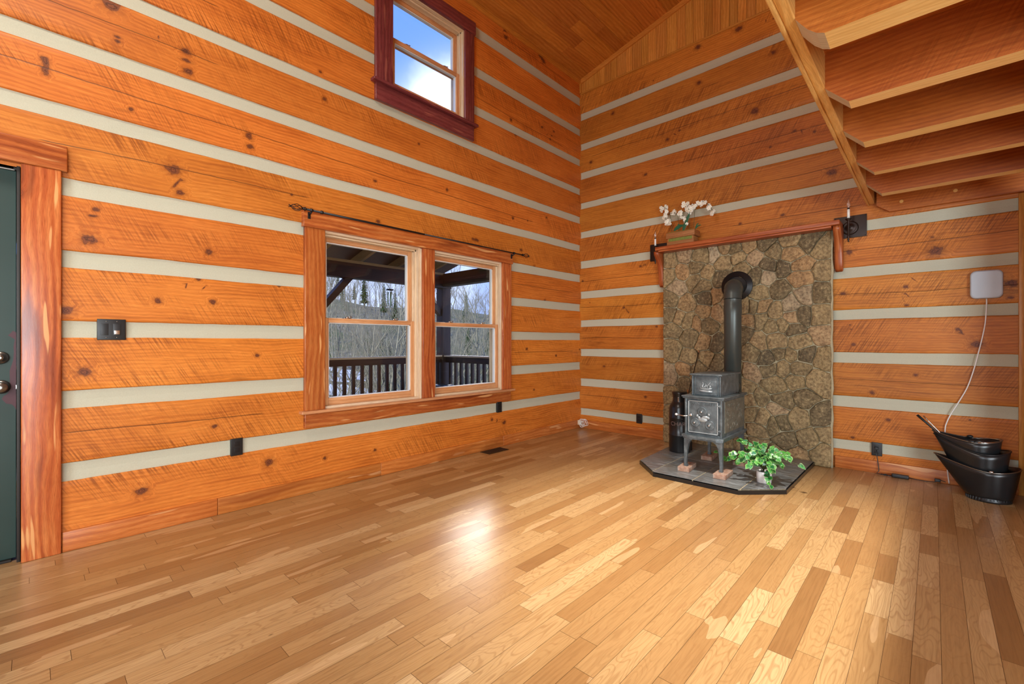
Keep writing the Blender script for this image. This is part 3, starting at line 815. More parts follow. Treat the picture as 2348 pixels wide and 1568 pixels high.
# other walls of the room, behind and beside the camera
def plainwall(name, boxes, mat=None, grain=0, kind='structure'):
    mb = MB()
    for a, b in boxes: mb.box(a, b, grain)
    o = mb.build(name, mat or M['log_right']); return tag(o, kind=kind)
def boarded(name, mat, mpf, u0, u1, z0, z1, holes=()):
    mb = MB(); z = z0
    while z < z1:
        zb_ = min(z + .19, z1)
        segs = [(u0, u1)]
        for ha, hb, hz0, hz1 in holes:
            if zb_ > hz0 and z < hz1:
                segs = [t for a, b in segs for t in ((a, min(b, ha)), (max(a, hb), b)) if t[1] > t[0] + .01]
        for a, b in segs:
            p = mpf(a, z + .002, 0); q = mpf(b, zb_ - .002, .03)
            mb.box(p, q, 0 if abs(p[0] - q[0]) > abs(p[1] - q[1]) else 1, ch=.004)
        z = zb_
    o = mb.build(name, mat); return tag(o, kind='structure')
boarded('wall_hall', M['gable'], lambda u, z, d: (u, -3.952 - d, z), -.55, -.0, 0, 2.248)
plainwall('wall_back', [((-8.25, -8.2, 0), (-8.0, .25, 5.9))], M['gable'], 1)
plainwall('wall_front', [((-8.25, -8.25, 0), (.3, -8.0, 4.8))], M['gable'], 0)
plainwall('wall_side', [((0.0, -8.0, 0), (.2, -4.16, 4.45))], M['gable'], 1)

# baseboards and trims
def strip(name, a, b, grain, mat, ch=.004):
    mb = MB(); mb.box(a, b, grain, ch=ch); return tag(mb.build(name, mat), kind='structure')
mb = MB()
for a, b in ((-4.925, -4.2), (-4.198, -3.0), (-2.998, -1.5), (-1.498, 0)):
    mb.box((a, -.02, 0), (b, .004, .108), 0, ch=.004)
tag(mb.build('baseboard_left', M['base']), kind='structure')
mb = MB()
mb.box((-.02, -1.19, 0), (.004, -.02, .105), 1, ch=.004); mb.box((-.02, -3.925, 0), (.004, -2.80, .105), 1, ch=.004)
tag(mb.build('baseboard_right', M['base']), kind='structure')
strip('trim_1', (-8, -.022, 4.585), (0, .02, 4.645), 0, M['trimpine'])
mb = MB()
for a, b in ((0.0, -4.0),):
    mb.prism([(a, ceil_z(a) - .062), (a, ceil_z(a) + .01), (b, ceil_z(b) + .01), (b, ceil_z(b) - .062)], -.022, .0, axis=0, grain=1)
    mb.prism([(-8, ceil_z(-8) - .062), (-8, ceil_z(-8) + .01), (b, ceil_z(b) + .01), (b, ceil_z(b) - .062)][::-1], -.022, .0, axis=0, grain=1)
tag(mb.build('trim_2', M['trimpine']), kind='structure')
strip('trim_3', (-.016, -8, 4.442), (.004, -.02, 4.462), 1, M['trimpine'], .003)
strip('trim_4', (-.022, -3.95, 0), (.004, -3.922, 2.245), 2, M['trimpine'], .003)
strip('trim_5', (-.024, -.024, 4.46), (.0, .0, 4.60), 2, M['trimpine'], .002)

# ------------------------------------------------------------------ windows
def window(idx, x0, x1, z0, z1, units, casem, head=None):
    """opening x0..x1, z0..z1; units: list of (xa, xb); room side is -y"""
    e = empty('window_%d' % idx, ((x0 + x1) / 2, 0, z0), kind='structure')
    # deep jamb box lining
    mb = MB()
    for a, b in units:
        mb.box((a - .02, -.006, z0 - .02), (a, .19, z1 + .02), 2)
        mb.box((b, -.006, z0 - .02), (b + .02, .19, z1 + .02), 2)
        mb.box((a, -.006, z1), (b, .19, z1 + .022), 0)
        mb.box((a, -.006, z0 - .022), (b, .19, z0), 0)
        for (yy, t) in ((.028, .012), (.072, .010), (.122, .012)):      # sash stops and parting beads
            mb.box((b - t, yy, z0), (b, yy + .010, z1), 2); mb.box((a, yy, z0), (a + t, yy + .010, z1), 2)
            mb.box((a, yy, z1 - t), (b, yy + .010, z1), 0)
    if len(units) == 2:
        mb.box((units[0][1] + .02, .0, z0 - .02), (units[1][0] - .02, .19, z1 + .02), 2)
    mb.build('jamb', M['jamb'], e)
    zm = (z0 + z1) / 2 + .0
    for a, b in units:
        for nm, ya, za, zb_, st in (('lower_sash', .040, z0, zm + .018, .042), ('upper_sash', .084, zm - .018, z1, .042)):
            mb = MB(); yb = ya + .036
            a2, b2 = a + .006, b - .006
            tb = .055 if nm == 'lower_sash' else .036
            tt = .036 if nm == 'lower_sash' else .045
            mb.box((a2, ya, za), (a2 + st, yb, zb_), 2, ch=.003); mb.box((b2 - st, ya, za), (b2, yb, zb_), 2, ch=.003)
            mb.box((a2 + st, ya, za), (b2 - st, yb, za + tb), 0, ch=.003); mb.box((a2 + st, ya, zb_ - tt), (b2 - st, yb, zb_), 0, ch=.003)
            sa = mb.build(nm, M['sash'], e)
            mb = MB()   # pale outer vinyl edge round the pane
            for q in ((a2 + st, za + tb, a2 + st + .008, zb_ - tt), (b2 - st - .008, za + tb, b2 - st, zb_ - tt), (a2 + st, za + tb, b2 - st, za + tb + .006), (a2 + st, zb_ - tt - .006, b2 - st, zb_ - tt)):
                mb.box((q[0], ya + .010, q[1]), (q[2], yb + .006, q[3]), 2)
            mb.build('glazing_bead', M['white'], sa)
            mb = MB(); mb.box((a2 + st, ya + .016, za + tb), (b2 - st, ya + .020, zb_ - tt))
            mb.build('pane', M['glass'], sa)
            if nm == 'lower_sash':
                for cxx in ((a + b) / 2 - .22, (a + b) / 2 + .22):
                    mb = MB()
                    mb.box((cxx - .03, ya + .004, zb_), (cxx + .03, yb + .03, zb_ + .006), 0, ch=.002)
                    mb.X = Matrix.Translation((cxx, ya + .02, zb_ + .006)); mb.lathe([(.014, 0), (.014, .008), (.006, .011)], 14, capt=True); mb.X = Matrix.Identity(4)
                    mb.tube([(cxx, ya + .02, zb_ + .012), (cxx + .02, ya + .012, zb_ + .016), (cxx + .034, ya + .008, zb_ + .014)], .004, 8)
                    mb.build('sash_latch', M['steel'], sa)
    return e
# double window
w1 = window(1, -3.475, -1.515, .640, 1.985, [(-3.475, -2.610), (-2.425, -1.515)], M['cedar'])
def part(name, mat, parent, boxes, grain=0, ch=.005, **k):
    mb = MB()
    for a, b in boxes: mb.box(a, b, grain, ch=ch)
    return mb.build(name, mat, parent, **k)
part('side_casing', M['cedar'], w1, [((-3.640, -.030, .622), (-3.485, .002, 2.004))], 2)
part('side_casing', M['cedar'], w1, [((-1.520, -.030, .622), (-1.383, .002, 2.004))], 2)
part('mullion_casing', M['cedar'], w1, [((-2.575, -.034, .622), (-2.440, .002, 2.004))], 2)
part('mullion_backing', M['jamb'], w1, [((-2.592, -.014, .622), (-2.576, .03, 2.0)), ((-2.439, -.01, .622), (-2.425, .03, 2.0))], 2, .002)
part('side_jamb_strip', M['jamb'], w1, [((-1.536, -.012, .622), (-1.521, .03, 2.0))], 2, .002)
part('head_casing', M['cedar'], w1, [((-3.655, -.042, 2.004), (-1.370, .002, 2.132))], 0)
part('sill', M['sash'], w1, [((-3.672, -.062, .600), (-1.352, .036, .622))], 0, .006)
part('apron', M['cedar'], w1, [((-3.640, -.030, .492), (-1.395, .002, .600))], 0)
# high window
w2 = window(2, -2.875, -2.068, 3.385, 4.262, [(-2.875, -2.068)], M['cedar_flare'])
part('side_casing', M['cedar_flare'], w2, [((-3.052, -.030, 3.362), (-2.885, .002, 4.275))], 2)
part('side_casing', M['cedar_flare'], w2, [((-2.058, -.030, 3.362), (-1.938, .002, 4.275))], 2)
part('head_casing', M['cedar_flare'], w2, [((-3.062, -.040, 4.275), (-1.924, .002, 4.400))], 0)
part('sill', M['cedar_flare'], w2, [((-3.085, -.060, 3.338), (-1.905, .036, 3.362))], 0, .006)
part('apron', M['cedar_flare'], w2, [((-3.052, -.030, 3.192), (-1.942, .002, 3.338))], 0)

# ------------------------------------------------------------------ door at the left edge
d1 = empty('door_1', (-5.55, 0, 0), kind='structure')
part('door_slab', M['door'], d1, [((-6.0, .052, .012), (-5.093, .095, 2.035))], 2, .003)
part('door_frame', M['jambdark'], d1, [((-5.0915, .0, 0), (-5.078, .12, 2.05)), ((-6.02, .03, 2.036), (-5.08, .12, 2.06)), ((-6.04, .0, 0), (-6.0, .12, 2.06)), ((-6.0, .03, 0), (-5.11, .12, .012))], 2, .002)
mb = MB()
pts = [onplane(x, y, 1, .0515) for x, y in [(37, 762), (37, 940), (33, 932), (27, 927), (14, 925), (4, 915), (8, 908), (18, 902), (23, 890), (22, 850), (26, 838), (30, 826), (32, 808), (31, 795), (34, 778), (24, 772), (18, 769), (24, 764), (30, 758)]]
mb.prism([(p.x, p.z) for p in pts], .0508, .0525, axis=1, grain=2, r=.1)
mb.build('paint_patch', M['maroon'], d1)
for px, py, R_ in ((0, 820, .033), (2, 887, .036)):
    c_ = onplane(px, py, 1, .052)
    mb = MB(); mb.X = Matrix.Translation(c_)
    if R_ < .035:
        mb.lathe([(.033, 0), (.033, -.008), (.028, -.014), (.018, -.016), (.016, -.024), (.006, -.026)], 28, axis='Y', capt=True)
        mb.build('deadbolt', M['pewter'], d1)
    else:
        mb.lathe([(.036, 0), (.034, -.008), (.024, -.012), (.013, -.018), (.012, -.035), (.020, -.042), (.028, -.052), (.028, -.064), (.020, -.072), (.006, -.074)], 28, axis='Y', capt=True)
        mb.build('door_knob', M['pewter'], d1)
part('latch_bolt', M['steel'], d1, [((-5.0945, .046, .895), (-5.0905, .053, .915))], 2, .002)
part('side_casing', M['cedar'], d1, [((-5.076, -.030, .0), (-4.928, .002, 2.062))], 2)
part('side_casing', M['cedar'], d1, [((-6.19, -.030, .0), (-6.04, .002, 2.062))], 2)
part('head_casing', M['cedar'], d1, [((-6.22, -.036, 2.062), (-4.905, .002, 2.195))], 0)
# door sensor: two white pieces, one on the frame, one on the slab
ds = empty('door_sensor', onplane(18, 380, 1, .04), 'small white door alarm sensor at the top corner of the green door', 'sensor')
p1 = onplane(36, 372, 1, .045); p2 = onplane(35, 394, 1, .045)
mb = MB(); mb.box((p2.x - .09, .030, p2.z + .005), (p2.x, .0505, p2.z + .050), 0, ch=.006)
mb.build('magnet_half', M['white'], ds)
mb = MB(); mb.box((p2.x - .088, .012, p2.z + .055), (p2.x, .0295, p2.z + .082), 0, ch=.005)
mb.build('sensor_half', M['white'], ds)
mb = MB(); mb.X = Matrix.Translation((p2.x - .072, .029, p2.z + .026)); mb.tube([(.008 * math.cos(a * PI / 6), 0, .006 * math.sin(a * PI / 6)) for a in range(12)], .0006, 5, closed=True)
mb.X = Matrix.Identity(4)
mb.build('printed_ring', M['rubtext'], ds)

# ------------------------------------------------------------------ loft: joists, ledger, rim and deck
loft = empty('loft', (-1.6, -3.5, 2.25), 'amber joisted loft overhanging the right side of the room, with yellow pine rim', 'loft')
YE = -3.175
def joist(xf, xb, seed, curved=False):
    random.seed(seed)
    mb = MB(); r = random.random()
    # profile in y,z : end at y=-3.085, chamfer from z 2.34 down to 2.25
    prof = [(-3.95, 2.25), (YE, 2.25)]
    if curved:
        prof += [(-3.150, 2.262), (-3.125, 2.285), (-3.105, 2.312)]
    prof += [(-3.084, 2.342), (-3.084, 2.505), (-3.95, 2.505)]
    def P(p, x): return (x, p[0], p[1])
    A = [mb.vert(P(p, xf)) for p in prof]; B = [mb.vert(P(p, xb)) for p in prof]
    mb.face(A, [(p[0], p[1]) for p in prof], r, 0); mb.face(B[::-1], [(p[0], p[1]) for p in prof[::-1]], r, 0)
    n = len(prof)
    for i in range(n):
        j = (i + 1) % n
        m_ = 1 if i == 0 else (2 if 1 <= i < n - 3 else 0)
        mb.face([A[i], A[j], B[j], B[i]], [(prof[i][0], 0), (prof[j][0], 0), (prof[j][0], xb - xf), (prof[i][0], xb - xf)] if i == 0 else [(prof[i][1], 0), (prof[j][1], 0), (prof[j][1], .1), (prof[i][1], .1)], r, m_)
    return mb.build('joist', [M['joist'], M['joist_lit_under'], M['cutend']], loft)
for i, (a, b) in enumerate([(-3.096, -2.972), (-2.465, -2.376), (-1.882, -1.785), (-1.277, -1.205), (-.700, -.612), (-3.68, -3.59), (-4.27, -4.18), (-4.86, -4.77), (-5.45, -5.36), (-6.04, -5.95), (-6.63, -6.54)]):
    joist(a, b, 40 + i, i == 0)
mb = MB()
prof = [(-3.95, 2.250), (-3.186, 2.250), (-3.10, 2.315), (-3.10, 2.505), (-3.95, 2.505)]
mb.prism(prof, -.055, -.002, axis=0, grain=1, r=.61)
for (yy, zz) in ((-3.262, 2.318), (-3.585, 2.335)):
    mb.X = Matrix.Translation((-.0555, yy, zz)); mb.lathe([(.014, 0), (.014, -.003), (.011, -.0045)], 16, axis='X', mi=1, capt=True); mb.X = Matrix.Identity(4)
mb.build('ledger', [M['joist'], M['rim']], loft)
part('rim_board', M['rim'], loft, [((-6.7, -3.084, 2.345), (-.004, -3.046, 2.505))], 0, .004)
part('rim_cap', M['rim'], loft, [((-6.7, -3.0455, 2.335), (-.004, -3.030, 2.62))], 0, .003)
mb = MB(); random.seed(3)
x = -6.7
while x < -.01:
    w_ = .14
    mb.box((x + .002, -3.95, 2.506), (min(x + w_, -.005) - .002, -3.0465, 2.545), 1, ch=.004); x += w_
mb.build('deck_boards', M['joist'], loft)
mb = MB(); mb.box((-6.7, -6.0, 2.5), (-.005, -3.952, 2.55), 1); mb.build('rear_deck', M['joist'], loft)
mb = MB(); mb.box((-6.7, -6.0, 2.551), (-.005, -3.047, 2.566), 1); mb.build('floor_boards', M['gable'], loft)
part('header_beam', M['joist'], loft, [((-6.7, -4.10, 2.20), (-.56, -3.955, 2.498))], 0, .006)
part('post', M['joist'], loft, [((-6.7, -4.1, 0), (-6.56, -3.96, 2.2))], 2, .006)

# ------------------------------------------------------------------ stone panel behind the stove
def clip(poly, a, b, c):
    out = []
    for i in range(len(poly)):
        p, q = poly[i], poly[(i + 1) % len(poly)]
        dp = a * p[0] + b * p[1] - c; dq = a * q[0] + b * q[1] - c
        if dp <= 0: out.append(p)
        if dp * dq < 0:
            t = dp / (dp - dq); out.append((p[0] + t * (q[0] - p[0]), p[1] + t * (q[1] - p[1])))
    return out
seeds_px = []
for x, y in [(130, 320), (215, 275), (340, 265), (430, 250), (110, 410), (205, 380), (295, 360), (365, 395), (500, 320), (600, 280), (505, 215), (575, 225), (285, 450), (345, 490), (170, 500), (470, 430), (112, 590), (230, 610), (440, 560), (365, 575), (115, 690), (180, 715), (245, 740), (350, 680), (302, 755), (395, 760), (460, 690), (145, 800), (255, 860), (350, 890), (455, 900), (130, 950), (240, 1005), (380, 1010), (450, 1045), (115, 1130), (215, 1090), (310, 1080), (200, 1190), (320, 1180), (430, 1160), (560, 1100), (540, 950), (550, 800), (540, 640), (590, 500)]:
    seeds_px.append((1500 + x / 3.135, 500 + y / 3.135))
for x, y in [(40, 125), (150, 115), (320, 85), (445, 95), (510, 130), (85, 200), (210, 160), (330, 170), (20, 260), (170, 240), (265, 265), (385, 245), (525, 285), (380, 335), (150, 320), (90, 310), (240, 410), (120, 425), (410, 440), (520, 420), (30, 510), (85, 505), (130, 510), (220, 540), (315, 500), (330, 575), (395, 560), (495, 560), (50, 600), (115, 600), (200, 635), (270, 625), (335, 650), (15, 690), (120, 740), (235, 735), (365, 735), (490, 690), (70, 810), (165, 840), (240, 820), (315, 830), (405, 835), (515, 850), (370, 905), (60, 940), (180, 910), (265, 905), (30, 1035), (210, 1020), (355, 990), (485, 1000), (60, 1110), (120, 1095), (260, 1120), (400, 1110), (65, 1200), (130, 1230), (225, 1180), (370, 1225), (515, 1225), (90, 1310), (205, 1270), (255, 1255), (285, 1360), (430, 1360), (90, 1400), (360, 1470), (515, 1450), (200, 1470)]:
    seeds_px.append((1700 + x / 2.8, 520 + y / 2.8))
SX = -.095
ST = [(-2.785, 0.0), (-1.195, 0.0), (-1.195, 2.165), (-2.785, 2.165)]
seeds = []
for px, py in seeds_px:
    p = onplane(px, py, 0, SX); seeds.append((p.y, p.z))
random.seed(21)
for i in range(400):      # stones hidden behind the stove and canister
    c_ = (random.uniform(-2.75, -1.23), random.uniform(.05, .85))
    if all(math.hypot(c_[0] - q[0], c_[1] - q[1]) > .135 for q in seeds): seeds.append(c_)
chim = empty('stone_fireback', (-.05, -1.99, 0), 'tall tan and brown fieldstone panel on the log wall behind the stove', 'stone panel')
mb = MB(); mb.box((-.072, -2.785, 0), (-.017, -1.195, 2.165), 1)
mb.tube([(-.07, -2.783 + .004 * math.sin(i * 2.1), i * .09) for i in range(25)], [.012 + .003 * math.sin(i * 1.7) for i in range(25)], 6)
mb.build('mortar', M['grout'], chim)
mb = MB()
for i, s0 in enumerate(seeds):
    poly = [(-2.783, 0.001), (-1.197, 0.001), (-1.197, 2.16), (-2.783, 2.16)]
    for j, s1 in enumerate(seeds):
        if i == j: continue
        dx_, dy_ = s1[0] - s0[0], s1[1] - s0[1]
        d = math.hypot(dx_, dy_)
        if d > .8: continue
        nx, ny = dx_ / d, dy_ / d
        poly = clip(poly, nx, ny, nx * (s0[0] + s1[0]) / 2 + ny * (s0[1] + s1[1]) / 2 - .0034)
        if len(poly) < 3: break
    if len(poly) < 3: continue
    # round and roughen the outline
    for it in range(2):
        q = []
        for k in range(len(poly)):
            a, b = poly[k], poly[(k + 1) % len(poly)]
            f = .09 if it == 0 else .25
            q += [(a[0] + (b[0] - a[0]) * f, a[1] + (b[1] - a[1]) * f), (a[0] + (b[0] - a[0]) * (1 - f), a[1] + (b[1] - a[1]) * (1 - f))]
        poly = q
    q = []
    for k in range(len(poly)):
        a, b = poly[k], poly[(k + 1) % len(poly)]
        n_ = max(1, int(math.hypot(b[0] - a[0], b[1] - a[1]) / .02))
        for t in range(n_): q.append((a[0] + (b[0] - a[0]) * t / n_, a[1] + (b[1] - a[1]) * t / n_))
    poly = q
    cx_ = sum(p[0] for p in poly) / len(poly); cy_ = sum(p[1] for p in poly) / len(poly)
    r = random.random(); top = random.uniform(.018, .034)
    ta, tb = random.uniform(-.08, .08), random.uniform(-.08, .08)
    rings = []
    for (sc_, hh) in ((1.0, 0.0), (1.0, .55), (.972, .85), (.90, .98), (.6, 1.03), (.3, 1.0)):
        ring = []
        for p in poly:
            nn = noise.noise(Vector((p[0] * 26, p[1] * 26, i)))
            k_ = sc_ + .045 * nn
            yy = cx_ + (p[0] - cx_) * k_; zz = cy_ + (p[1] - cy_) * k_
            h = .070 + top * hh + (hh > .5) * ((yy - cx_) * ta + (zz - cy_) * tb + .006 * noise.noise(Vector((yy * 11, zz * 11, i * 3.3))))
            ef = min(1, (yy + 2.784) / .06, (-1.196 - yy) / .06, zz / .06, (2.165 - zz) / .06); ef = max(0, ef)
            yy += ef * (.030 * noise.noise(Vector((yy * 5.5, zz * 5.5, 2.2))) + .010 * noise.noise(Vector((yy * 17, zz * 17, 4.2))))
            zz += ef * (.030 * noise.noise(Vector((yy * 5.5, zz * 5.5, 8.2))) + .010 * noise.noise(Vector((yy * 17, zz * 17, 6.2))))
            ring.append(mb.vert((-h, min(-1.196, max(-2.784, yy)), max(0.0, zz))))
        rings.append(ring)
    n_ = len(poly)
    for a, b in zip(rings, rings[1:]):
        for k in range(n_):
            mb.face([a[k], a[(k + 1) % n_], b[(k + 1) % n_], b[k]], None, r, 0, True)
    mb.face(rings[-1], None, r, 0, True)
mb.build('stones', M['stone'], chim)

# ------------------------------------------------------------------ mantel shelf
man = empty('mantel_shelf', (-.12, -2.0, 2.16), 'reddish cedar mantel shelf running over the top of the stone panel', 'mantel')
mb = MB()
mb.box((-.235, -2.862, 2.165), (-.018, -1.165, 2.207), 1, ch=.008)
mb.build('shelf', M['mantel'], man)
mb = MB()
mb.box((-.225, -2.80, 2.148), (-.10, -1.20, 2.1645), 1, ch=.004)
mb.build('shelf_underlip', M['mantel'], man)
for yc in (-2.835, -1.162):
    mb = MB()
    prof = [(-.019, 2.163), (-.019, 1.80), (-.040, 1.775), (-.062, 1.80), (-.072, 1.86), (-.082, 1.93), (-.10, 2.0), (-.135, 2.06), (-.175, 2.10), (-.20, 2.13), (-.205, 2.163)]
    A = []; N_ = len(prof)
    layers = []
    for (yy, k) in ((-.030, .90), (-.024, 1.0), (.024, 1.0), (.030, .90)):
        layers.append([mb.vert((-.02 + (p[0] + .02) * (k if p[0] < -.02 else 1), yc + yy, p[1] if p[1] > 2.15 else p[1] + (1 - k) * .1)) for p in prof])
    for a, b in zip(layers, layers[1:]):
        for k in range(N_):
            j = (k + 1) % N_
            mb.face([a[k], a[j], b[j], b[k]], [(prof[k][1], 0), (prof[j][1], 0), (prof[j][1], .05), (prof[k][1], .05)], .3 if yc < -2 else .7, 0, True)
    mb.face(layers[0], [(p[1], p[0]) for p in prof], .3); mb.face(layers[-1][::-1], [(p[1], p[0]) for p in prof[::-1]], .3)
    mb.build('bracket', M['mantel'], man)

# ------------------------------------------------------------------ sconces
def sconce(yc, zc, label):
    e = empty('wall_sconce', (-.01, yc, zc), label, 'wall lamp', 'candle sconces beside the mantel')
    mb = MB(); mb.box((-.012, yc - .118, zc - .098), (.0, yc + .118, zc + .098), 1, ch=.002)
    for sy_ in (-.108, .108):
        for sz_ in (-.088, .088):
            mb.blob((-.012, yc + sy_, zc + sz_), .003, .004, .004, 8, 5)
    mb.build('backplate', M['bronze'], e)
    mb = MB(); mb.X = Matrix.Translation((-.012, yc, zc - .01))
    mb.lathe([(.062, 0), (.060, -.006), (.050, -.014), (.046, -.012), (.030, -.018), (.018, -.028), (.004, -.030)], 28, axis='X', capt=True)
    mb.build('rosette', M['bronze'], e)
    yb = yc
    mb = MB()
    mb.tube([(-.035, yb, zc - .01), (-.075, yb, zc - .02), (-.105, yb, zc - .005), (-.12, yb, zc + .02), (-.125, yb, zc + .05)], [.006, .006, .006, .006, .007], 10)
    mb.X = Matrix.Translation((-.125, yb, 0))
    mb.lathe([(.001, zc - .155), (.008, zc - .15), (.004, zc - .14), (.011, zc - .133), (.005, zc - .124), (.012, zc - .113), (.009, zc - .10), (.0075, zc - .03), (.010, zc + .01), (.008, zc + .03), (.022, zc + .045), (.024, zc + .052), (.012, zc + .056)], 20, capt=True)
    mb.build('arm', M['bronze'], e)
    mb = MB(); mb.X = Matrix.Translation((-.125, yb, 0)); mb.lathe([(.0105, zc + .052), (.0105, zc + .132), (.008, zc + .134)], 18, capt=True, capb=True)
    mb.build('candle_sleeve', M['candle'], e)
    mb = MB(); mb.X = Matrix.Translation((-.125, yb, 0)); mb.lathe([(.0085, zc + .134), (.0085, zc + .146)], 16, capt=True, capb=True)
    mb.build('bulb_socket', M['blackmetal'], e)
    mb = MB(); mb.X = Matrix.Translation((-.125, yb, 0)); mb.lathe([(.006, zc + .146), (.011, zc + .162), (.012, zc + .175), (.009, zc + .192), (.004, zc + .208), (.0008, zc + .222)], 16, capt=True)
    mb.build('flame_bulb', M['bulb'], e)
    return e
sconce(-2.912, 2.173, 'dark bronze candle sconce to the right of the mantel shelf')
sconce(-1.118, 2.192, 'dark bronze candle sconce behind the left end of the mantel')

# ------------------------------------------------------------------ orchid planter on the mantel
orc = empty('orchid_planter', (-.125, -1.44, 2.207), 'wooden box planter of white orchids on the left end of the mantel', 'potted plant')
mb = MB()
mb.box((-.205, -1.588, 2.208), (-.065, -1.292, 2.246), 1, ch=.003)
mb.box((-.200, -1.583, 2.246), (-.070, -1.297, 2.284), 1, ch=.002)
mb.box((-.213, -1.600, 2.284), (-.057, -1.284, 2.345), 1, ch=.004)
mb.build('box', M['planter'], orc)
part('green_inlay', M['moss'], orc, [((-.2035, -1.570, 2.250), (-.2005, -1.312, 2.281))], 1, .001)
part('potting_moss', M['moss'], orc, [((-.20, -1.585, 2.338), (-.07, -1.30, 2.352))], 1, .003)
random.seed(31)
stems = [[(1540, 545), (1541, 520), (1537, 495), (1530, 480), (1516, 470)],
         [(1556, 530), (1556, 510), (1554, 494), (1545, 487), (1534, 490), (1524, 502)],
         [(1567, 530), (1566, 505), (1566, 488), (1572, 474), (1582, 478), (1572, 500), (1571, 515)],
         [(1581, 530), (1581, 505), (1581, 490), (1578, 475), (1572, 468)],
         [(1591, 522), (1592, 500), (1593, 482), (1600, 470), (1612, 461), (1626, 470), (1637, 488)]]
mb = MB()
for st_ in stems:
    P_ = [onplane(x, y, 0, -.13) for x, y in st_]
    Q = []
    for k in range(len(P_) - 1):
        for t in range(4): Q.append(P_[k].lerp(P_[k + 1], t / 4))
    Q.append(P_[-1])
    mb.tube(Q, .0022, 6)
mb.build('stems', M['stem'], orc)
def flower(mb, p, s_, nx):
    nx = nx.normalized(); a = nx.orthogonal().normalized(); b = nx.cross(a)
    ro = random.uniform(0, 6)
    for k in range(5):
        an = ro + k * 2 * PI / 5; d = a * math.cos(an) + b * math.sin(an); e_ = nx.cross(d)
        w_ = s_ * (.42 if k % 2 else .55)
        pts_ = [p, p + d * s_ * .45 + e_ * w_ + nx * .003, p + d * s_ + e_ * w_ * .5, p + d * s_ * 1.12 - nx * .002, p + d * s_ - e_ * w_ * .5, p + d * s_ * .45 - e_ * w_ + nx * .003]
        i_ = [mb.vert(q) for q in pts_]; c_ = mb.vert(p + d * s_ * .6 + nx * .005)
        for q in range(6): mb.face([i_[q], i_[(q + 1) % 6], c_], None, 0, 0, True)
    mb.blob(p + nx * .004, .0035, .0035, .0035, 6, 4, mi=1)
mb = MB()
for (cx_, cy_, sx_, sy_, n_) in ((1517, 478, 6, 4, 4), (1527, 480, 7, 9, 9), (1524, 496, 7, 6, 8), (1530, 508, 8, 8, 10), (1545, 487, 7, 5, 6), (1561, 489, 5, 8, 6), (1572, 472, 9, 9, 14), (1581, 483, 8, 8, 12), (1571, 503, 4, 9, 6), (1592, 475, 5, 6, 5), (1600, 466, 5, 4, 4), (1612, 464, 7, 6, 8), (1626, 474, 4, 6, 5), (1634, 486, 4, 6, 5)):
    for k in range(n_):
        p = onplane(cx_ + random.gauss(0, sx_ * .5), cy_ + random.gauss(0, sy_ * .5), 0, -.13 + random.uniform(-.03, .03))
        flower(mb, p, random.uniform(.017, .023), Vector((-1, random.uniform(-.7, .5), random.uniform(-.5, .6))))
mb.build('blossoms', [M['petal'], M['yellowc']], orc)
def blade(mb, base, tip, w_, droop=0.0, r=0.0, mi=0):
    base = Vector(base); tip = Vector(tip); d = tip - base; s_ = d.cross(Vector((1, 0, .3))).normalized()
    L_ = []; R__ = []; Cn = []
    N_ = 8
    for k in range(N_ + 1):
        t = k / N_; c_ = base + d * t + Vector((0, 0, 1)) * (math.sin(t * PI) * droop)
        ww = w_ * math.sin(PI * min(1, t * .92 + .08)) ** .7
        up_ = Vector((.3, 0, .6)) * ww * .3
        L_.append(mb.vert(c_ + s_ * ww + up_)); R__.append(mb.vert(c_ - s_ * ww + up_)); Cn.append(mb.vert(c_))
    for k in range(N_):
        mb.face([L_[k], L_[k + 1], Cn[k + 1], Cn[k]], None, r, mi, True); mb.face([Cn[k], Cn[k + 1], R__[k + 1], R__[k]], None, r, mi, True)
mb = MB()
for a, b, w_ in (((1545, 529), (1567, 516), .020), ((1568, 528), (1581, 488), .017), ((1566, 528), (1570, 512), .012), ((1594, 525), (1608, 515), .007), ((1594, 525), (1602, 511), .007), ((1560, 520), (1553, 514), .006)):
    blade(mb, onplane(a[0], a[1], 0, -.15), onplane(b[0], b[1], 0, -.16), w_, .01)
mb.build('leaves', M['leafdark'], orc)

# ------------------------------------------------------------------ hearth pad
hp = empty('hearth_pad', (-.75, -2.05, 0), 'low dark slate hearth pad with clipped corners under the wood stove', 'hearth')
HP = [(-.10, -1.40), (-1.150, -1.452), (-1.437, -1.723), (-1.437, -2.395), (-1.178, -2.658), (-.10, -2.658)]
mb = MB(); mb.prism(HP, 0.001, .031, axis=2, r=.2); mb.build('edging', M['enamel'], hp)
mb = MB(); random.seed(5)
inner = HP
def inside_clip(cx0, cx1, cy0, cy1):
    poly = [(cx0, cy0), (cx1, cy0), (cx1, cy1), (cx0, cy1)]
    # clip to pad shrunk by 8 mm
    N_ = len(HP)
    for k in range(N_):
        a, b = HP[k], HP[(k + 1) % N_]
        ex, ey = b[0] - a[0], b[1] - a[1]; L_ = math.hypot(ex, ey); nx, ny = ey / L_, -ex / L_
        # outward normal check against centre
        if nx * (-.75 - a[0]) + ny * (-2.05 - a[1]) > 0: nx, ny = -nx, -ny
        poly = clip(poly, nx, ny, nx * a[0] + ny * a[1] - .008)
        if len(poly) < 3: return None
    return poly
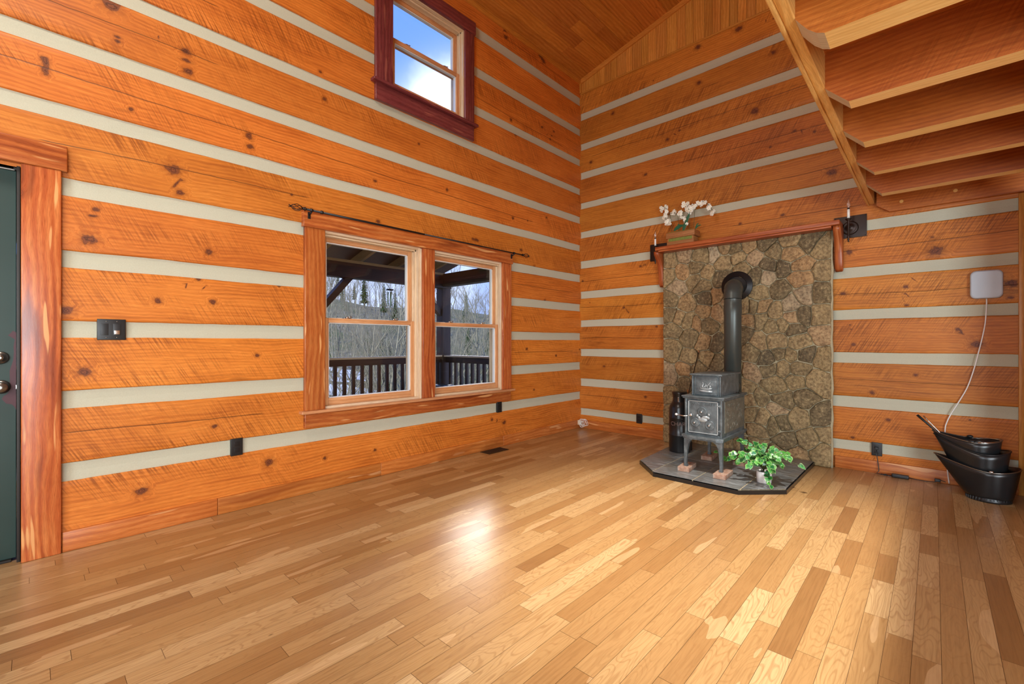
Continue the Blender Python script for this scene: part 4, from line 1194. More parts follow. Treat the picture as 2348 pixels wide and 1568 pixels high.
# border tiles then a diagonal-free field
bd_ = [(-1.45, -1.17, -2.70, -2.40), (-1.45, -1.17, -2.397, -2.05), (-1.45, -1.17, -2.047, -1.70), (-1.45, -1.17, -1.697, -1.35)]
for y0_ in (-2.70, -2.40, -2.05, -1.70):
    pass
cells = []
for i, (xa, xb) in enumerate(((-1.45, -1.163), (-1.156, -.803), (-.796, -.443), (-.436, -.09))):
    ys_ = [-2.70, -2.40, -2.05, -1.70, -1.38]
    for j in range(4):
        cells.append((xa, xb, ys_[j], ys_[j + 1] - .007))
for c_ in cells:
    p = inside_clip(*c_)
    if p:
        mb.prism(p, .031, .0395, axis=2, r=random.random())
mb.build('slate_tiles', M['slate'], hp)
mb = MB()
p = inside_clip(-1.44, -.1, -2.66, -1.39); mb.prism(p, .031, .0375, axis=2); mb.build('grout', M['grout'], hp)

# ------------------------------------------------------------------ wood stove
ZT = .0395
stove = empty('wood_stove', (-.92, -2.05, ZT), 'grey cast iron wood stove with three round dampers, standing on bricks', 'stove')
YL, YR = -1.885, -2.215
XF, XB = -1.20, -.605
def sbox(mb, x0, x1, y0, y1, z0, z1, ch=.004): mb.box((x0, y0, z0), (x1, y1, z1), 0, ch=ch)
mb = MB(); sbox(mb, XF + .018, XB, YR + .012, YL - .012, .352, .672)
for yy in (YR + .012, YL - .03):      # corner posts on the front
    sbox(mb, XF, XF + .02, yy, yy + .018, .352, .668)
sbox(mb, XF + .004, XF + .02, YR + .03, YL - .03, .352, .368); sbox(mb, XF + .004, XF + .02, YR + .03, YL - .03, .652, .668)
mb.build('firebox', M['iron'], stove)
mb = MB(); sbox(mb, XF + .06, XB - .035, YL - .013, YL - .008, .385, .648, .002)
mb.build('side_relief_panel', M['relief'], stove)
mb = MB(); sbox(mb, XF + .06, XB - .035, YR + .008, YR + .013, .385, .648, .002); random.seed(6)
# raised scrolls on the visible side
for k in range(44):
    cx_ = random.uniform(XF + .09, XB - .07); cz_ = random.uniform(.41, .625); R_ = random.uniform(.010, .034); a0 = random.uniform(0, 6)
    mb.tube([(cx_ + R_ * (1 - t * .08) * math.cos(a0 + t * .55), YR + .0085, cz_ + R_ * (1 - t * .08) * math.sin(a0 + t * .55)) for t in range(9)], .0022, 5)
mb.build('side_relief_panel', M['relief'], stove)
mb = MB()      # top plate with moulded edge
sbox(mb, XF - .018, XB + .01, YR - .010, YL + .010, .672, .684); sbox(mb, XF - .010, XB + .004, YR - .003, YL + .003, .660, .673)
mb.build('top_plate', M['iron'], stove)
mb = MB()      # base skirt with ash lip
mb.prism([(XF - .045, YR + .05), (XF - .045, YL - .05), (XF - .02, YL + .006), (XB + .008, YL + .006), (XB + .008, YR - .006), (XF - .02, YR - .006)], .336, .353, axis=2)
mb.prism([(XF - .030, YR + .05), (XF - .030, YL - .05), (XF - .008, YL), (XB, YL), (XB, YR), (XF - .008, YR)], .320, .337, axis=2)
mb.build('base_skirt', M['iron'], stove)
mb = MB()      # upper heat box
UF, UB, UL, UR = XF + .045, -.675, -1.935, -2.183
sbox(mb, UF + .012, UB, UR + .008, UL - .008, .684, .856)
for yy in (UR + .004, UL - .016): sbox(mb, UF, UF + .014, yy, yy + .012, .686, .852)
mb.build('upper_box', M['iron'], stove)
mb = MB(); sbox(mb, UF - .012, UB + .012, UR - .008, UL + .008, .856, .870); mb.build('upper_lid', M['iron'], stove)
mb = MB()      # framed front panel with fire-and-log relief
sbox(mb, UF + .006, UF + .013, UR + .034, UL - .034, .700, .842, .002)
for a in ((UR + .030, UR + .036, .696, .846), (UL - .036, UL - .030, .696, .846), (UR + .030, UL - .030, .696, .702), (UR + .030, UL - .030, .840, .846)):
    sbox(mb, UF + .000, UF + .013, a[0], a[1], a[2], a[3], .0015)
mb.build('upper_front_panel', M['iron'], stove)
mb = MB(); ux = UF + .004; yc = (UR + UL) / 2
mb.tube([(ux, yc + .052, .727), (ux, yc + .02, .725), (ux, yc - .02, .723), (ux, yc - .052, .724)], [.009, .010, .010, .009], 8)
mb.tube([(ux, yc + .048, .748), (ux, yc + .015, .742), (ux, yc - .02, .744), (ux, yc - .048, .750)], [.006, .007, .007, .006], 8)
for pts_ in ([(yc + .020, .752), (yc + .032, .765), (yc + .022, .785), (yc + .030, .803)], [(yc + .006, .750), (yc + .012, .764), (yc - .002, .776), (yc + .008, .790)], [(yc - .012, .752), (yc - .006, .768), (yc - .022, .782), (yc - .036, .802)], [(yc - .026, .752), (yc - .036, .764), (yc - .030, .776)]):
    mb.tube([(ux, a, b) for a, b in pts_], [.0055, .006, .004, .001][:len(pts_)], 7)
mb.build('fire_emblem', M['iron_hi_worn'], stove)
# front door of the firebox
mb = MB(); mf = MB(); DX = XF + .003
sbox(mb, DX, DX + .016, YR + .042, YL - .042, .374, .646, .003)
for a in ((YR + .042, YR + .050, .374, .646), (YL - .050, YL - .042, .374, .646), (YR + .042, YL - .042, .374, .382), (YR + .042, YL - .042, .638, .646)):
    sbox(mf, DX - .006, DX + .010, a[0], a[1], a[2], a[3], .002)
door = mb.build('fire_door', M['iron'], stove)
mf.build('door_frame_bead', M['iron_hi_worn'], door)
def damper(y_, z_, rr):
    mb = MB(); mb.X = Matrix.Translation((DX - .001, y_, z_))
    mb.lathe([(rr, 0), (rr, -.007), (rr - .004, -.010), (rr - .008, -.008), (.014, -.009), (.010, -.016), (.008, -.020), (.002, -.022)], 30, axis='X', capt=True)
    for k in range(6):
        a = k * PI / 3 + .3
        mb.box((-.012, rr * .45 * math.cos(a) - .004, rr * .45 * math.sin(a) - .010), (-.007, rr * .45 * math.cos(a) + .004, rr * .45 * math.sin(a) + .010))
    mb.build('air_damper', M['iron'], door)
    mb = MB(); mb.blob((DX - .026, y_, z_), .009, .009, .009, 12, 8); mb.build('damper_knob', M['steel'], door)
yd = (YL + YR) / 2
damper(yd + .004, .556, .038); damper(yd + .062, .462, .038); damper(yd - .058, .450, .038)
mb = MB()
mb.blob((DX - .004, yd, .490), .010, .040, .022, 12, 8); mb.blob((DX - .003, yd - .02, .512), .010, .030, .014, 10, 6)
for q in ((yd + .045, .520, .012), (yd - .05, .535, .010), (yd + .03, .505, .012), (yd - .045, .508, .012)): mb.blob((DX - .003, q[0], q[1]), .007, q[2], q[2], 8, 6, nz=.2)
mb.build('eagle_emblem', M['iron_hi_worn'], door)
mb = MB()
mb.tube([(DX - .004, yd + .105, .520), (DX - .03, yd + .125, .512), (DX - .036, yd + .150, .510), (DX - .036, yd + .205, .516)], .0045, 8)
mb.blob((DX - .004, yd + .100, .520), .010, .014, .014, 10, 6)
mb.build('latch_handle', M['steel'], door)
mb = MB(); mb.blob((DX - .036, yd + .212, .517), .010, .012, .010, 10, 8); mb.build('handle_knob', M['white'], door)
for z_ in (.405, .610):
    mb = MB(); mb.tube([(DX - .002, YR + .028, z_ - .012), (DX - .002, YR + .028, z_ + .012)], .008, 10)
    mb.tube([(DX - .002, YR + .030, z_), (DX + .0, YR + .052, z_ + .004)], .006, 8); mb.build('hinge', M['iron'], stove)
def text(name, body, size, mat, parent, mtx, depth=.002):
    cu = bpy.data.curves.new(name, 'FONT'); cu.body = body; cu.size = size; cu.extrude = depth; cu.align_x = 'CENTER'; cu.align_y = 'CENTER'
    cu.bevel_depth = .0004
    tmp = bpy.data.objects.new('tmp', cu); C.objects.link(tmp)
    dg = bpy.context.evaluated_depsgraph_get()
    me = bpy.data.meshes.new_from_object(tmp.evaluated_get(dg))
    bpy.data.objects.remove(tmp)
    me.name = name; me.materials.clear(); me.materials.append(mat)
    me.transform(world(parent).inverted() @ mtx)
    o = bpy.data.objects.new(name, me); C.objects.link(o); o.parent = parent
    return o
# lettering faces -x: text x -> -y, text y -> z, text z -> -x
RT = Matrix(((0, 0, -1, 0), (-1, 0, 0, 0), (0, 1, 0, 0), (0, 0, 0, 1)))
text('raised_lettering', 'WOODSHEIT', .030, M['iron'], door, Matrix.Translation((DX - .001, yd, .622)) @ RT @ Matrix.Diagonal((1.12, 1.0, 1.0, 1)), .004)
# legs
for (lx, ly, sx_, sy_, zb_) in ((XF + .008, YL - .022, 1, -1, ZT + .0385), (XF + .008, YR + .022, 1, 1, ZT + .0385), (XB - .03, YL - .022, -1, -1, ZT + .0385), (XB - .03, YR + .022, -1, 1, ZT + .0385)):
    mb = MB()
    lay = [(.322, .046, .085), (.300, .038, .052), (.270, .034, .036), (.220, .030, .028), (.150, .024, .022), (.100, .023, .022), (.088, .030, .028), (zb_, .030, .028)]
    rings = []
    for z_, a_, b_ in lay:
        y1 = ly - sy_ * .014; y2 = y1 + sy_ * b_; x1 = lx - sx_ * .012; x2 = x1 + sx_ * a_
        rings.append([mb.vert(p) for p in ((x1, y1, z_), (x2, y1, z_), (x2, y2, z_), (x1, y2, z_))])
    for a, b in zip(rings, rings[1:]):
        for k in range(4): mb.face([a[k], a[(k + 1) % 4], b[(k + 1) % 4], b[k]], None, 0, 0, False)
    mb.face(rings[0]); mb.face(rings[-1])
    mb.build('leg', M['iron'], stove)
mb = MB()   # small spring thermometer/coil wire lying on the ledge of the top plate
mb.tube([(-.86, -2.200, .690), (-.84, -2.205, .700), (-.80, -2.203, .692), (-.78, -2.206, .702), (-.76, -2.203, .689)], .0025, 6)
mb.build('lid_wire', M['blackmetal'], stove)

# bricks under the feet
bl = ['brick under the stove leg nearest the steel milk can, front row', 'brick under the front stove leg beside the white pot',
      'brick half hidden under the rear stove leg near the milk can', 'brick hidden behind the trailing plant under the rear stove leg']
for i, (bx, by, rz) in enumerate(((-1.150, -1.897, .10), (-1.165, -2.200, .04), (-.64, -1.905, .1), (-.64, -2.195, .0))):
    mb = MB(); mb.box((-.108, -.048, 0), (.108, .048, .038), 0, ch=.004)
    o = mb.build('brick', M['brick'], loc=(bx, by, ZT + .0002)); o.rotation_euler = (0, 0, rz)
    tag(o, bl[i], 'brick', 'bricks under the stove feet')

# stove pipe
pipe = empty('stove_pipe', (-.50, -2.072, .62), 'black stovepipe rising behind the stove and turning into the stone panel', 'stove pipe')
PX, PY, PR = -.500, -2.070, .0755
mb = MB(); mb.X = Matrix.Translation((PX, PY, 0)); mb.lathe([(PR, .60), (PR, 1.40)], 40, capb=True); mb.X = Matrix.Identity(4)
mb.build('lower_pipe', M['pipe'], pipe)
mb = MB(); mb.tube([(-.592, PY, .73), (PX, PY, .73)], .075, 28); mb.build('stove_stub', M['pipe'], pipe)
mb = MB(); mb.X = Matrix.Translation((PX, PY, 0)); mb.lathe([(PR + .003, 1.40), (PR + .003, 1.49), (PR + .001, 1.493), (PR + .001, 1.545)], 40)
mb.build('slip_joint', M['pipe'], pipe)
mb = MB(); cc = Vector((PX + .125, PY, 1.545)); el = []
tg = Vector((.344, .080, 0)).normalized()
for k in range(0, 13):
    a = k * PI / 24
    el.append(Vector((PX, PY, 1.545)) + tg * (.125 * (1 - math.cos(a))) + Vector((0, 0, .125 * math.sin(a))))
el.append(el[-1] + tg * .26)
mb.tube(el, [PR + (.004 if k % 3 == 0 else .001) for k in range(len(el))], 36, cap=False)
mb.build('elbow', M['pipe'], pipe)
mb = MB()
mb.X = Matrix.Translation((-.106, -1.990, 1.712)); mb.lathe([(.148, .0), (.150, -.004), (.148, -.008), (.10, -.010), (.096, -.020)], 48, axis='X', capb=True)
mb.build('wall_collar', M['blackmetal'], pipe)

# ------------------------------------------------------------------ steel can with red print and its tools, left of the stove
can = empty('ash_can', (-.52, -1.555, .0395), 'tall black milk-can shaped ash can with wire handle left of the stove', 'can')
cxn, cyn = -.56, -1.585
zf = .0395
mb = MB(); mb.X = Matrix.Translation((cxn, cyn, 0))
mb.lathe([(.100, zf), (.102, zf + .01), (.102, .20), (.105, .205), (.105, .215), (.102, .22), (.102, .37), (.105, .376), (.105, .384), (.102, .39), (.101, .47), (.094, .50), (.078, .525), (.068, .54)], 40, capb=True)
mb.build('body', M['enamel'], can)
mb = MB(); mb.X = Matrix.Translation((cxn, cyn, 0)); mb.lathe([(.068, .535), (.064, .57), (.066, .60), (.074, .625), (.074, .635), (.066, .64), (.02, .642)], 32, capt=True)
mb.build('neck', M['enamel'], can)
mb = MB(); mb.tube([(cxn + .0, cyn + .104, .37)] + [(cxn - .03 - .02 * math.sin(t * PI / 8), cyn + .104 * math.cos(t * PI / 8) , .37 - .19 * math.sin(t * PI / 8)) for t in range(1, 8)] + [(cxn, cyn - .104, .37)], .003, 6)
mb.build('wire_handle', M['blackmetal'], can)
# curved lettering: one mesh per string, bent round the can
def bent_text(body, size, z_, ang0, R_, mat, parent):
    cu = bpy.data.curves.new('t', 'FONT'); cu.body = body; cu.size = size; cu.extrude = .0006; cu.align_x = 'CENTER'; cu.align_y = 'CENTER'
    tmp = bpy.data.objects.new('tmp', cu); C.objects.link(tmp)
    me = bpy.data.meshes.new_from_object(tmp.evaluated_get(bpy.context.evaluated_depsgraph_get()))
    bpy.data.objects.remove(tmp)
    inv = world(parent).inverted()
    for v in me.vertices:
        a = ang0 + v.co.x / R_; rr = R_ + v.co.z
        v.co = inv @ Vector((cxn + rr * math.cos(a), cyn + rr * math.sin(a), z_ + v.co.y))
    me.name = 'print'; me.materials.clear(); me.materials.append(mat)
    o = bpy.data.objects.new('print', me); C.objects.link(o); o.parent = parent
bent_text('CHAR', .056, .325, PI + .22, .1035, M['chartext'], can)
# latch pieces on the neck
part('lid_clip', M['steel'], can, [((cxn - .068, cyn - .018, .545), (cxn - .060, cyn - .011, .59))], 2, .001)
# poker leaning on the stone behind the stove
mb = MB()
pk = empty('fire_poker', (-.30, -1.60, .0395), 'thin fire poker leaning on the stone panel behind the stove', 'fire poker')
a_ = onplane(1590, 856, 0, -.22); b_ = onplane(1602, 806, 0, -.125)
d_ = (a_ - b_) / (a_.z - b_.z)
foot = b_ + d_ * (.0405 - b_.z)
mb.tube([foot, b_], .0045, 8); mb.build('rod', M['bronze'], pk)
mb = MB(); mb.blob(b_, .009, .009, .012, 10, 8); mb.build('grip', M['planter'], pk)
tl = empty('hearth_brush', (-.38, -1.62, .0395), 'wooden handled hearth brush standing between the ash can and the stove', 'brush')
h0 = onplane(1577, 893, 0, -.45)
mb = MB(); mb.tube([(h0.x, h0.y - .01, .16), (h0.x, h0.y, h0.z - .06)], .006, 8); mb.build('shaft', M['blackmetal'], tl)
mb = MB(); mb.tube([(h0.x, h0.y, h0.z - .065), (h0.x, h0.y, h0.z)], [.009, .008], 10); mb.build('grip', M['planter'], tl)
mb = MB(); mb.X = Matrix.Translation((h0.x, h0.y - .01, 0)); mb.lathe([(.03, .0397), (.034, .12), (.02, .165)], 14, capt=True, capb=True); mb.build('bristles', M['black'], tl)

# ------------------------------------------------------------------ trailing plant in the white pot
pot = empty('potted_pothos', (-1.09, -2.48, .0395), 'trailing green variegated plant in a white ceramic pot on the hearth', 'potted plant')
pcx, pcy = -1.105, -2.487
mb = MB(); mb.X = Matrix.Translation((pcx, pcy, 0))
mb.lathe([(.048, .0397), (.052, .043), (.054, .10), (.053, .128), (.050, .128), (.048, .115)], 32, capb=True)
mb.lathe([(.0485, .112), (.001, .116)], 24, mi=1)
mb.build('pot', [M['ceramic'], M['soil']], pot)
mb = MB(); mb.tube([(pcx - .045, pcy - .02 + .0, .128), (pcx - .054, pcy - .02, .150), (pcx - .030, pcy - .035, .156)], .006, 8)
mb.build('pot_handle', M['ceramic'], pot)
def heart(mb, p, s_, d, nrm, r):
    d = d.normalized(); nrm = (nrm - d * nrm.dot(d)).normalized(); e_ = nrm.cross(d)
    out = []
    prof = [(0.0, 0.0), (-.10, .22), (-.02, .42), (.22, .52), (.48, .44), (.72, .28), (.92, .10), (1.08, 0)]
    Lp = []
    for a, b in prof: Lp.append((a, b))
    for a, b in prof[-2:0:-1]: Lp.append((a, -b))
    ids = []
    for a, b in Lp:
        ids.append(mb.vert(p + d * a * s_ + e_ * b * s_ + nrm * (-.35 * abs(b) ** 1.3 + .0 - .25 * a * a + .03 * math.sin(a * 9)) * s_ * .9 + nrm * .10 * abs(b) * s_ * 2))
    mid = [mb.vert(p + d * a * s_ * 1.0 + nrm * (-.25 * a * a) * s_ * .9) for a in (.08, .35, .62)]
    n_ = len(Lp)
    def near(i):
        a = Lp[i][0]; return 0 if a < .2 else (1 if a < .5 else 2)
    for k in range(n_):
        j = (k + 1) % n_; m0, m1 = near(k), near(j)
        if m0 == m1: mb.face([ids[k], ids[j], mid[m0]], [(1, 0), (1, 0), (0, 0)], r, 0, True)
        else: mb.face([ids[k], ids[j], mid[m1], mid[m0]], [(1, 0), (1, 0), (0, 0), (0, 0)], r, 0, True)
random.seed(77)
vines = []; topc = Vector((pcx, pcy, .135))
tips_px = [(1640, 1035, -1.12), (1668, 1052, -1.05), (1700, 1008, -.95), (1680, 1040, -1.25), (1712, 1030, -.90), (1700, 1052, -1.22), (1730, 1018, -.95), (1752, 1022, -1.05),
           (1775, 1030, -1.0), (1800, 1040, -1.0), (1812, 1048, -1.05), (1790, 1062, -1.15), (1765, 1072, -1.22), (1842, 1070, -1.12), (1766, 1115, -1.25), (1718, 1068, -1.25), (1740, 1058, -1.28), (1690, 1060, -1.1), (1725, 1040, -1.18), (1780, 1050, -1.18), (1775, 1078, -1.2)]
mb = MB(); lv = MB()
for i, (x, y_, X_) in enumerate(tips_px):
    tip = onplane(x, y_, 0, X_)
    tip.z = max(tip.z, .055)
    mid = topc.lerp(tip, .45) + Vector((0, 0, .10 if i not in (14,) else .05))
    pts_ = [topc + Vector((random.uniform(-.03, .03), random.uniform(-.03, .03), -.01))]
    N_ = 12
    for k in range(1, N_ + 1):
        t = k / N_
        pts_.append(topc * (1 - t) ** 2 + mid * 2 * t * (1 - t) + tip * t * t)
    mb.tube(pts_, .0018, 5)
    for k in range(3, N_ + 1):
        reps = 1 if i in (0, 13, 14) else 2
        if i in (0, 13) and 4 < k < N_ - 1: continue
        for q in range(reps):
            p = pts_[k] + Vector((random.uniform(-.01, .01), random.uniform(-.015, .015), random.uniform(-.006, .010)))
            dirn = (pts_[k] - pts_[k - 1]).normalized() + Vector((random.uniform(-.9, .5), random.uniform(-.9, .9), random.uniform(-.7, .2)))
            s_ = random.uniform(.027, .042)
            n_ = Vector((-1.0, -.45, .9)) + Vector((random.uniform(-.6, .6), random.uniform(-.6, .6), random.uniform(-.4, .4)))
            if p.z < .06: dirn.z = abs(dirn.z) * .2
            heart(lv, p, s_, dirn, n_, random.random())
for v_ in range(len(lv.v)):
    if lv.v[v_][2] < .042: lv.v[v_] = (lv.v[v_][0], lv.v[v_][1], .042)
mb.build('vines', M['stem'], pot)
lv.build('leaves', M['leaf'], pot)

# ------------------------------------------------------------------ coal scuttles
def scuttle(nm, label, cx_, cy_, z0, R0, R1, hb, ht, tipy, tipz, rim=True, base=True, inside=None):
    """oval hod with its spout towards +y; rim rises towards the spout"""
    e = empty('coal_scuttle', (cx_, cy_, z0), label, 'coal scuttle', 'nested coal scuttles in the right corner')
    N_ = 48
    def ring(t):
        out = []
        for k in range(N_):
            a = 2 * PI * k / N_
            c_, s_ = math.cos(a), math.sin(a)          # s_ = towards +y (spout)
            rr = R0 + (R1 - R0) * t ** .8
            x = rr * c_ * (.92); y_ = rr * s_ * 1.0
            z = z0 + hb + (ht - hb) * t
            f = max(0, s_) ** 2.2
            # spout: stretch and lift
            y_ += f * (tipy - cy_ - R1) * t
            x *= 1 - f * .45 * t
            z += f * (tipz - z0 - ht) * t
            g_ = max(0, -s_) ** 2
            z += g_ * .025 * t
            out.append((cx_ + x, cy_ + y_, z))
        return out
    mb = MB()
    ts = [0, .12, .25, .4, .55, .7, .85, 1.0]
    rg = [[mb.vert(p) for p in ring(t)] for t in ts]
    inn = [[mb.vert((cx_ + (p[0] - cx_) * .975, cy_ + (p[1] - cy_) * .975, p[2] + .0)) for p in ring(t)] for t in ts[::-1]]
    al = rg + inn
    for a, b in zip(al, al[1:]):
        for k in range(N_): mb.face([a[k], a[(k + 1) % N_], b[(k + 1) % N_], b[k]], None, 0, 0, True)
    mb.face(rg[0]); mb.face(inn[-1])
    mb.build('bowl', M['enamel'], e)
    mb = MB(); mb.tube(ring(1.0), .0042, 8, closed=True); mb.build('rolled_rim', M['pewter'] if rim == 1 else M['blackmetal'], e)
    if base:
        mb = MB(); mb.X = Matrix.Translation((cx_, cy_, 0))
        mb.lathe([(R0 * .98, z0 + .001), (R0 * .99, z0 + .012), (R0 * .93, z0 + .034)], 44, capb=True)
        for k in range(40):
            a = 2 * PI * k / 40
            mb.box((R0 * .95 * math.cos(a) - .003, R0 * .95 * math.sin(a) - .003, z0 + .004), (R0 * 1.0 * math.cos(a) + .003, R0 * 1.0 * math.sin(a) + .003, z0 + .028))
        mb.build('foot_ring', M['blackmetal'], e)
    if inside is not None:
        mb = MB(); rr_ = ring(inside); ids = [mb.vert((cx_ + (p[0] - cx_) * .96, cy_ + (p[1] - cy_) * .96, p[2] + .004 * math.sin(k * 1.9))) for k, p in enumerate(rr_)]
        c0 = mb.vert((cx_, cy_, z0 + hb + (ht - hb) * inside + .012))
        for k in range(N_): mb.face([ids[k], ids[(k + 1) % N_], c0], None, 0, 0, True)
        mb.build('ash', M['rust'], e)
    return e
S1 = scuttle('a', 'black coal scuttle standing on the floor at the bottom of the stack', -.300, -3.752, 0.0, .118, .158, .020, .222, -3.462, .290, rim=1)
S2 = scuttle('b', 'middle black coal scuttle, set inside the floor one', -.298, -3.722, .075, .100, .140, .015, .265, -3.460, .438, rim=2, base=False)
S3 = scuttle('c', 'topmost black coal scuttle with rusty inside and shovel handles sticking out', -.296, -3.690, .170, .095, .130, .015, .245, -3.452, .462, rim=1, base=False, inside=.80)
mb = MB(); mb.tube([(-.296 - .118 * math.cos(t * PI / 10), -3.690 - .0 - .125 * math.sin(t * PI / 10), .420 + .012 * math.sin(t * PI / 10)) for t in range(0, 11)], .0038, 7)
mb.build('bail_handle', M['steel'], S3)
mb = MB(); mb.blob((-.20, -3.66, .428), .016, .02, .012, 10, 6); mb.build('bail_lug', M['blackmetal'], S3); mb = MB(); mb.blob((-.405, -3.66, .424), .012, .02, .010, 10, 6); mb.build('bail_lug', M['blackmetal'], S3)
mb = MB(); mb.blob((-.44, -3.755, .228), .008, .014, .008, 8, 6); mb.build('bail_lug', M['steel'], S1)
for i, (px, py, X_, lab) in enumerate(((2103, 951, -.29, 'flat black shovel handle, outer of the two leaning in the top scuttle'), (2117, 953, -.27, 'narrow shiny poker handle, inner of the two leaning in the top scuttle'))):
    t_ = onplane(px, py, 0, X_); b_ = onplane(2160 + i * 3, 1000, 0, X_)
    dd = (b_ - t_)
    e = empty('scuttle_shovel' if i == 0 else 'scuttle_poker', b_, lab, 'shovel' if i == 0 else 'poker')
    mb = MB()
    mb.tube([t_, t_ + dd * .35, b_, b_ + dd * .22], [.009, .008, .005, .004] if i == 0 else [.005, .004, .004, .004], 8)
    mb.build('handle', M['blackmetal'] if i == 0 else M['steel'], e)
    mb = MB()
    q = b_ + dd * .22
    mb.box((q.x - .03, q.y - .05, q.z - .016), (q.x + .03, q.y + .01, q.z - .002), 0, ch=.002) if i == 0 else mb.blob(q, .008, .008, .008, 8, 6)
    mb.build('blade' if i == 0 else 'tip', M['blackmetal'], e)

# ------------------------------------------------------------------ wall router, its cable, corner jack and coil
rt = empty('wall_router', (-.03, -3.755, 1.58), 'pale grey rounded square network box high on the log wall at right', 'router')
mb = MB(); R_ = .035; hw, hh = .088, .107
def rr_poly(hw, hh, R_, n=6):
    out = []
    for cx_, cy_, a0 in ((hw - R_, hh - R_, 0), (-hw + R_, hh - R_, PI / 2), (-hw + R_, -hh + R_, PI), (hw - R_, -hh + R_, 3 * PI / 2)):
        for k in range(n + 1): out.append((cx_ + R_ * math.cos(a0 + k * PI / 2 / n), cy_ + R_ * math.sin(a0 + k * PI / 2 / n)))
    return out
rings = []
for (k_, x_) in ((1.0, -.004), (1.0, -.036), (.97, -.042), (.90, -.045)):
    rings.append([mb.vert((x_, -3.755 + p[0] * k_, 1.582 + p[1] * k_)) for p in rr_poly(hw, hh, R_)])
n_ = len(rings[0])
for a, b in zip(rings, rings[1:]):
    for k in range(n_): mb.face([a[k], a[(k + 1) % n_], b[(k + 1) % n_], b[k]], None, 0, 0, True)
mb.face(rings[0]); mb.face(rings[-1])
mb.build('casing', M['router'], rt)
mb = MB()
pts_ = [onplane(x, y_, 0, -.0075 - .012 * (k > 0)) for k, (x, y_) in enumerate([(2262, 684), (2262, 700), (2259, 740), (2252, 775), (2243, 810), (2232, 850), (2217, 890), (2196, 925), (2180, 950), (2171, 968), (2167, 985)])]
pts_ += [Vector((-.012, -3.53, .30)), Vector((-.03, -3.54, .115)), Vector((-.034, -3.55, .01))]
Q = []
for k in range(len(pts_) - 1):
    for t in range(4):
        a, b, c_, d_ = pts_[max(k - 1, 0)], pts_[k], pts_[k + 1], pts_[min(k + 2, len(pts_) - 1)]
        u_ = t / 4; Q.append(.5 * ((2 * b) + (c_ - a) * u_ + (2 * a - 5 * b + 4 * c_ - d_) * u_ ** 2 + (3 * b - a - 3 * c_ + d_) * u_ ** 3))
Q.append(pts_[-1])
mb.tube(Q, .0040, 8)
tag(mb.build('router_cable', M['white']), 'white cable hanging from the grey network box down behind the scuttles', 'cable')

jk = empty('cable_jack', (-.055, -.02, .05), 'small cream jack box on the baseboard in the far corner', 'jack')
part('box', M['jamb'], jk, [((-.10, -.050, .048), (-.048, -.0205, .110))], 2, .004)
part('cover', M['candle'], jk, [((-.094, -.0535, .056), (-.054, -.0505, .102))], 2, .002)
mb = MB(); random.seed(13); pts_ = []
cc = Vector((-.085, -.10, .078))
for k in range(150):
    t = k / 150 * 2 * PI * 5
    R_ = .040 + .014 * math.sin(t * .37 + 1) + .006 * math.sin(k * .9)
    pts_.append(cc + Vector((.022 * math.sin(t * .61) * 1.0 + .012 * math.sin(k * .11), R_ * math.cos(t + .4 * math.sin(t * .3)), R_ * .95 * math.sin(t + .5 * math.cos(t * .23)))))
for p in pts_: p.z = max(p.z, .004)
pts_ = [Vector((-.075, -.052, .07)), Vector((-.078, -.058, .04)), Vector((-.08, -.064, .006))] + pts_
mb.tube(pts_, .0026, 6)
tag(mb.build('coiled_cord', M['candle']), 'untidy coil of cream cord on the floor in the far corner', 'cord')

# ------------------------------------------------------------------ switch plate, outlets, floor register
sw = empty('light_switch', (-4.723, -.004, 1.212), 'black two-gang switch plate on the chinking beside the door', 'light switch')
mb = MB(); mb.box((-4.785, -.010, 1.152), (-4.661, .012, 1.271), 0, ch=.003); mb.build('plate', M['black'], sw)
for cx_ in (-4.754, -4.700):
    mb = MB(); mb.box((cx_ - .017, -.0125, 1.179), (cx_ + .017, -.009, 1.245), 0, ch=.001); mb.build('rocker', M['black'], sw)
mb = MB(); mb.box((-4.713, -.0165, 1.184), (-4.688, -.0126, 1.207), 0, ch=.0015); mb.build('slide', M['steel'], sw)
for cx_ in (-4.746, -4.700):
    for z_ in (1.166, 1.258):
        mb = MB(); mb.blob((cx_, -.0102, z_), .003, .0015, .003, 8, 4); mb.build('screw', M['pewter'], sw)
def outlet(loc, side, label):
    e = empty('wall_outlet', loc, label, 'outlet', 'black outlets set in the chinking')
    x, y, z = loc
    def B(a, b, n0, n1, z0, z1, ch=.002):
        mb = MB()
        if side == 'L': mb.box((x + a, -n1, z + z0), (x + b, -n0, z + z1), 0, ch=ch)
        else: mb.box((-n1, y + a, z + z0), (-n0, y + b, z + z1), 1, ch=ch)
        return mb
    B(-.036, .036, -.012, .009, -.058, .058, .003).build('plate', M['black'], e)
    for zz in (.020, -.020):
        B(-.017, .017, .009, .0115, zz - .015, zz + .015, .001).build('socket', M['blackmetal'], e)
    return e
outlet((-4.085, -.0, .428), 'L', 'black outlet low on the window wall, left of the double window')
outlet((-1.550, -.0, .432), 'L', 'black outlet just under the right end of the window apron')
outlet((0, -.855, .213), 'R', 'black outlet low on the wall between the far corner and the stone panel')
ol = outlet((0, -3.098, .207), 'R', 'black outlet with a cord plugged in, right of the stone panel')
fv = empty('floor_register', (-1.715, -.10, 0), 'dark bronze metal floor register beside the baseboard under the window', 'floor vent')
mb = MB(); mb.box((-1.862, -.172, .0002), (-1.572, -.034, .004), 0, ch=.0012); mb.build('frame', M['vent'], fv)
mb = MB()
for k in range(14):
    mb.box((-1.845 + k * .0195, -.158, .0041), (-1.835 + k * .0195, -.048, .0062))
mb.build('louvres', M['blackmetal'], fv)

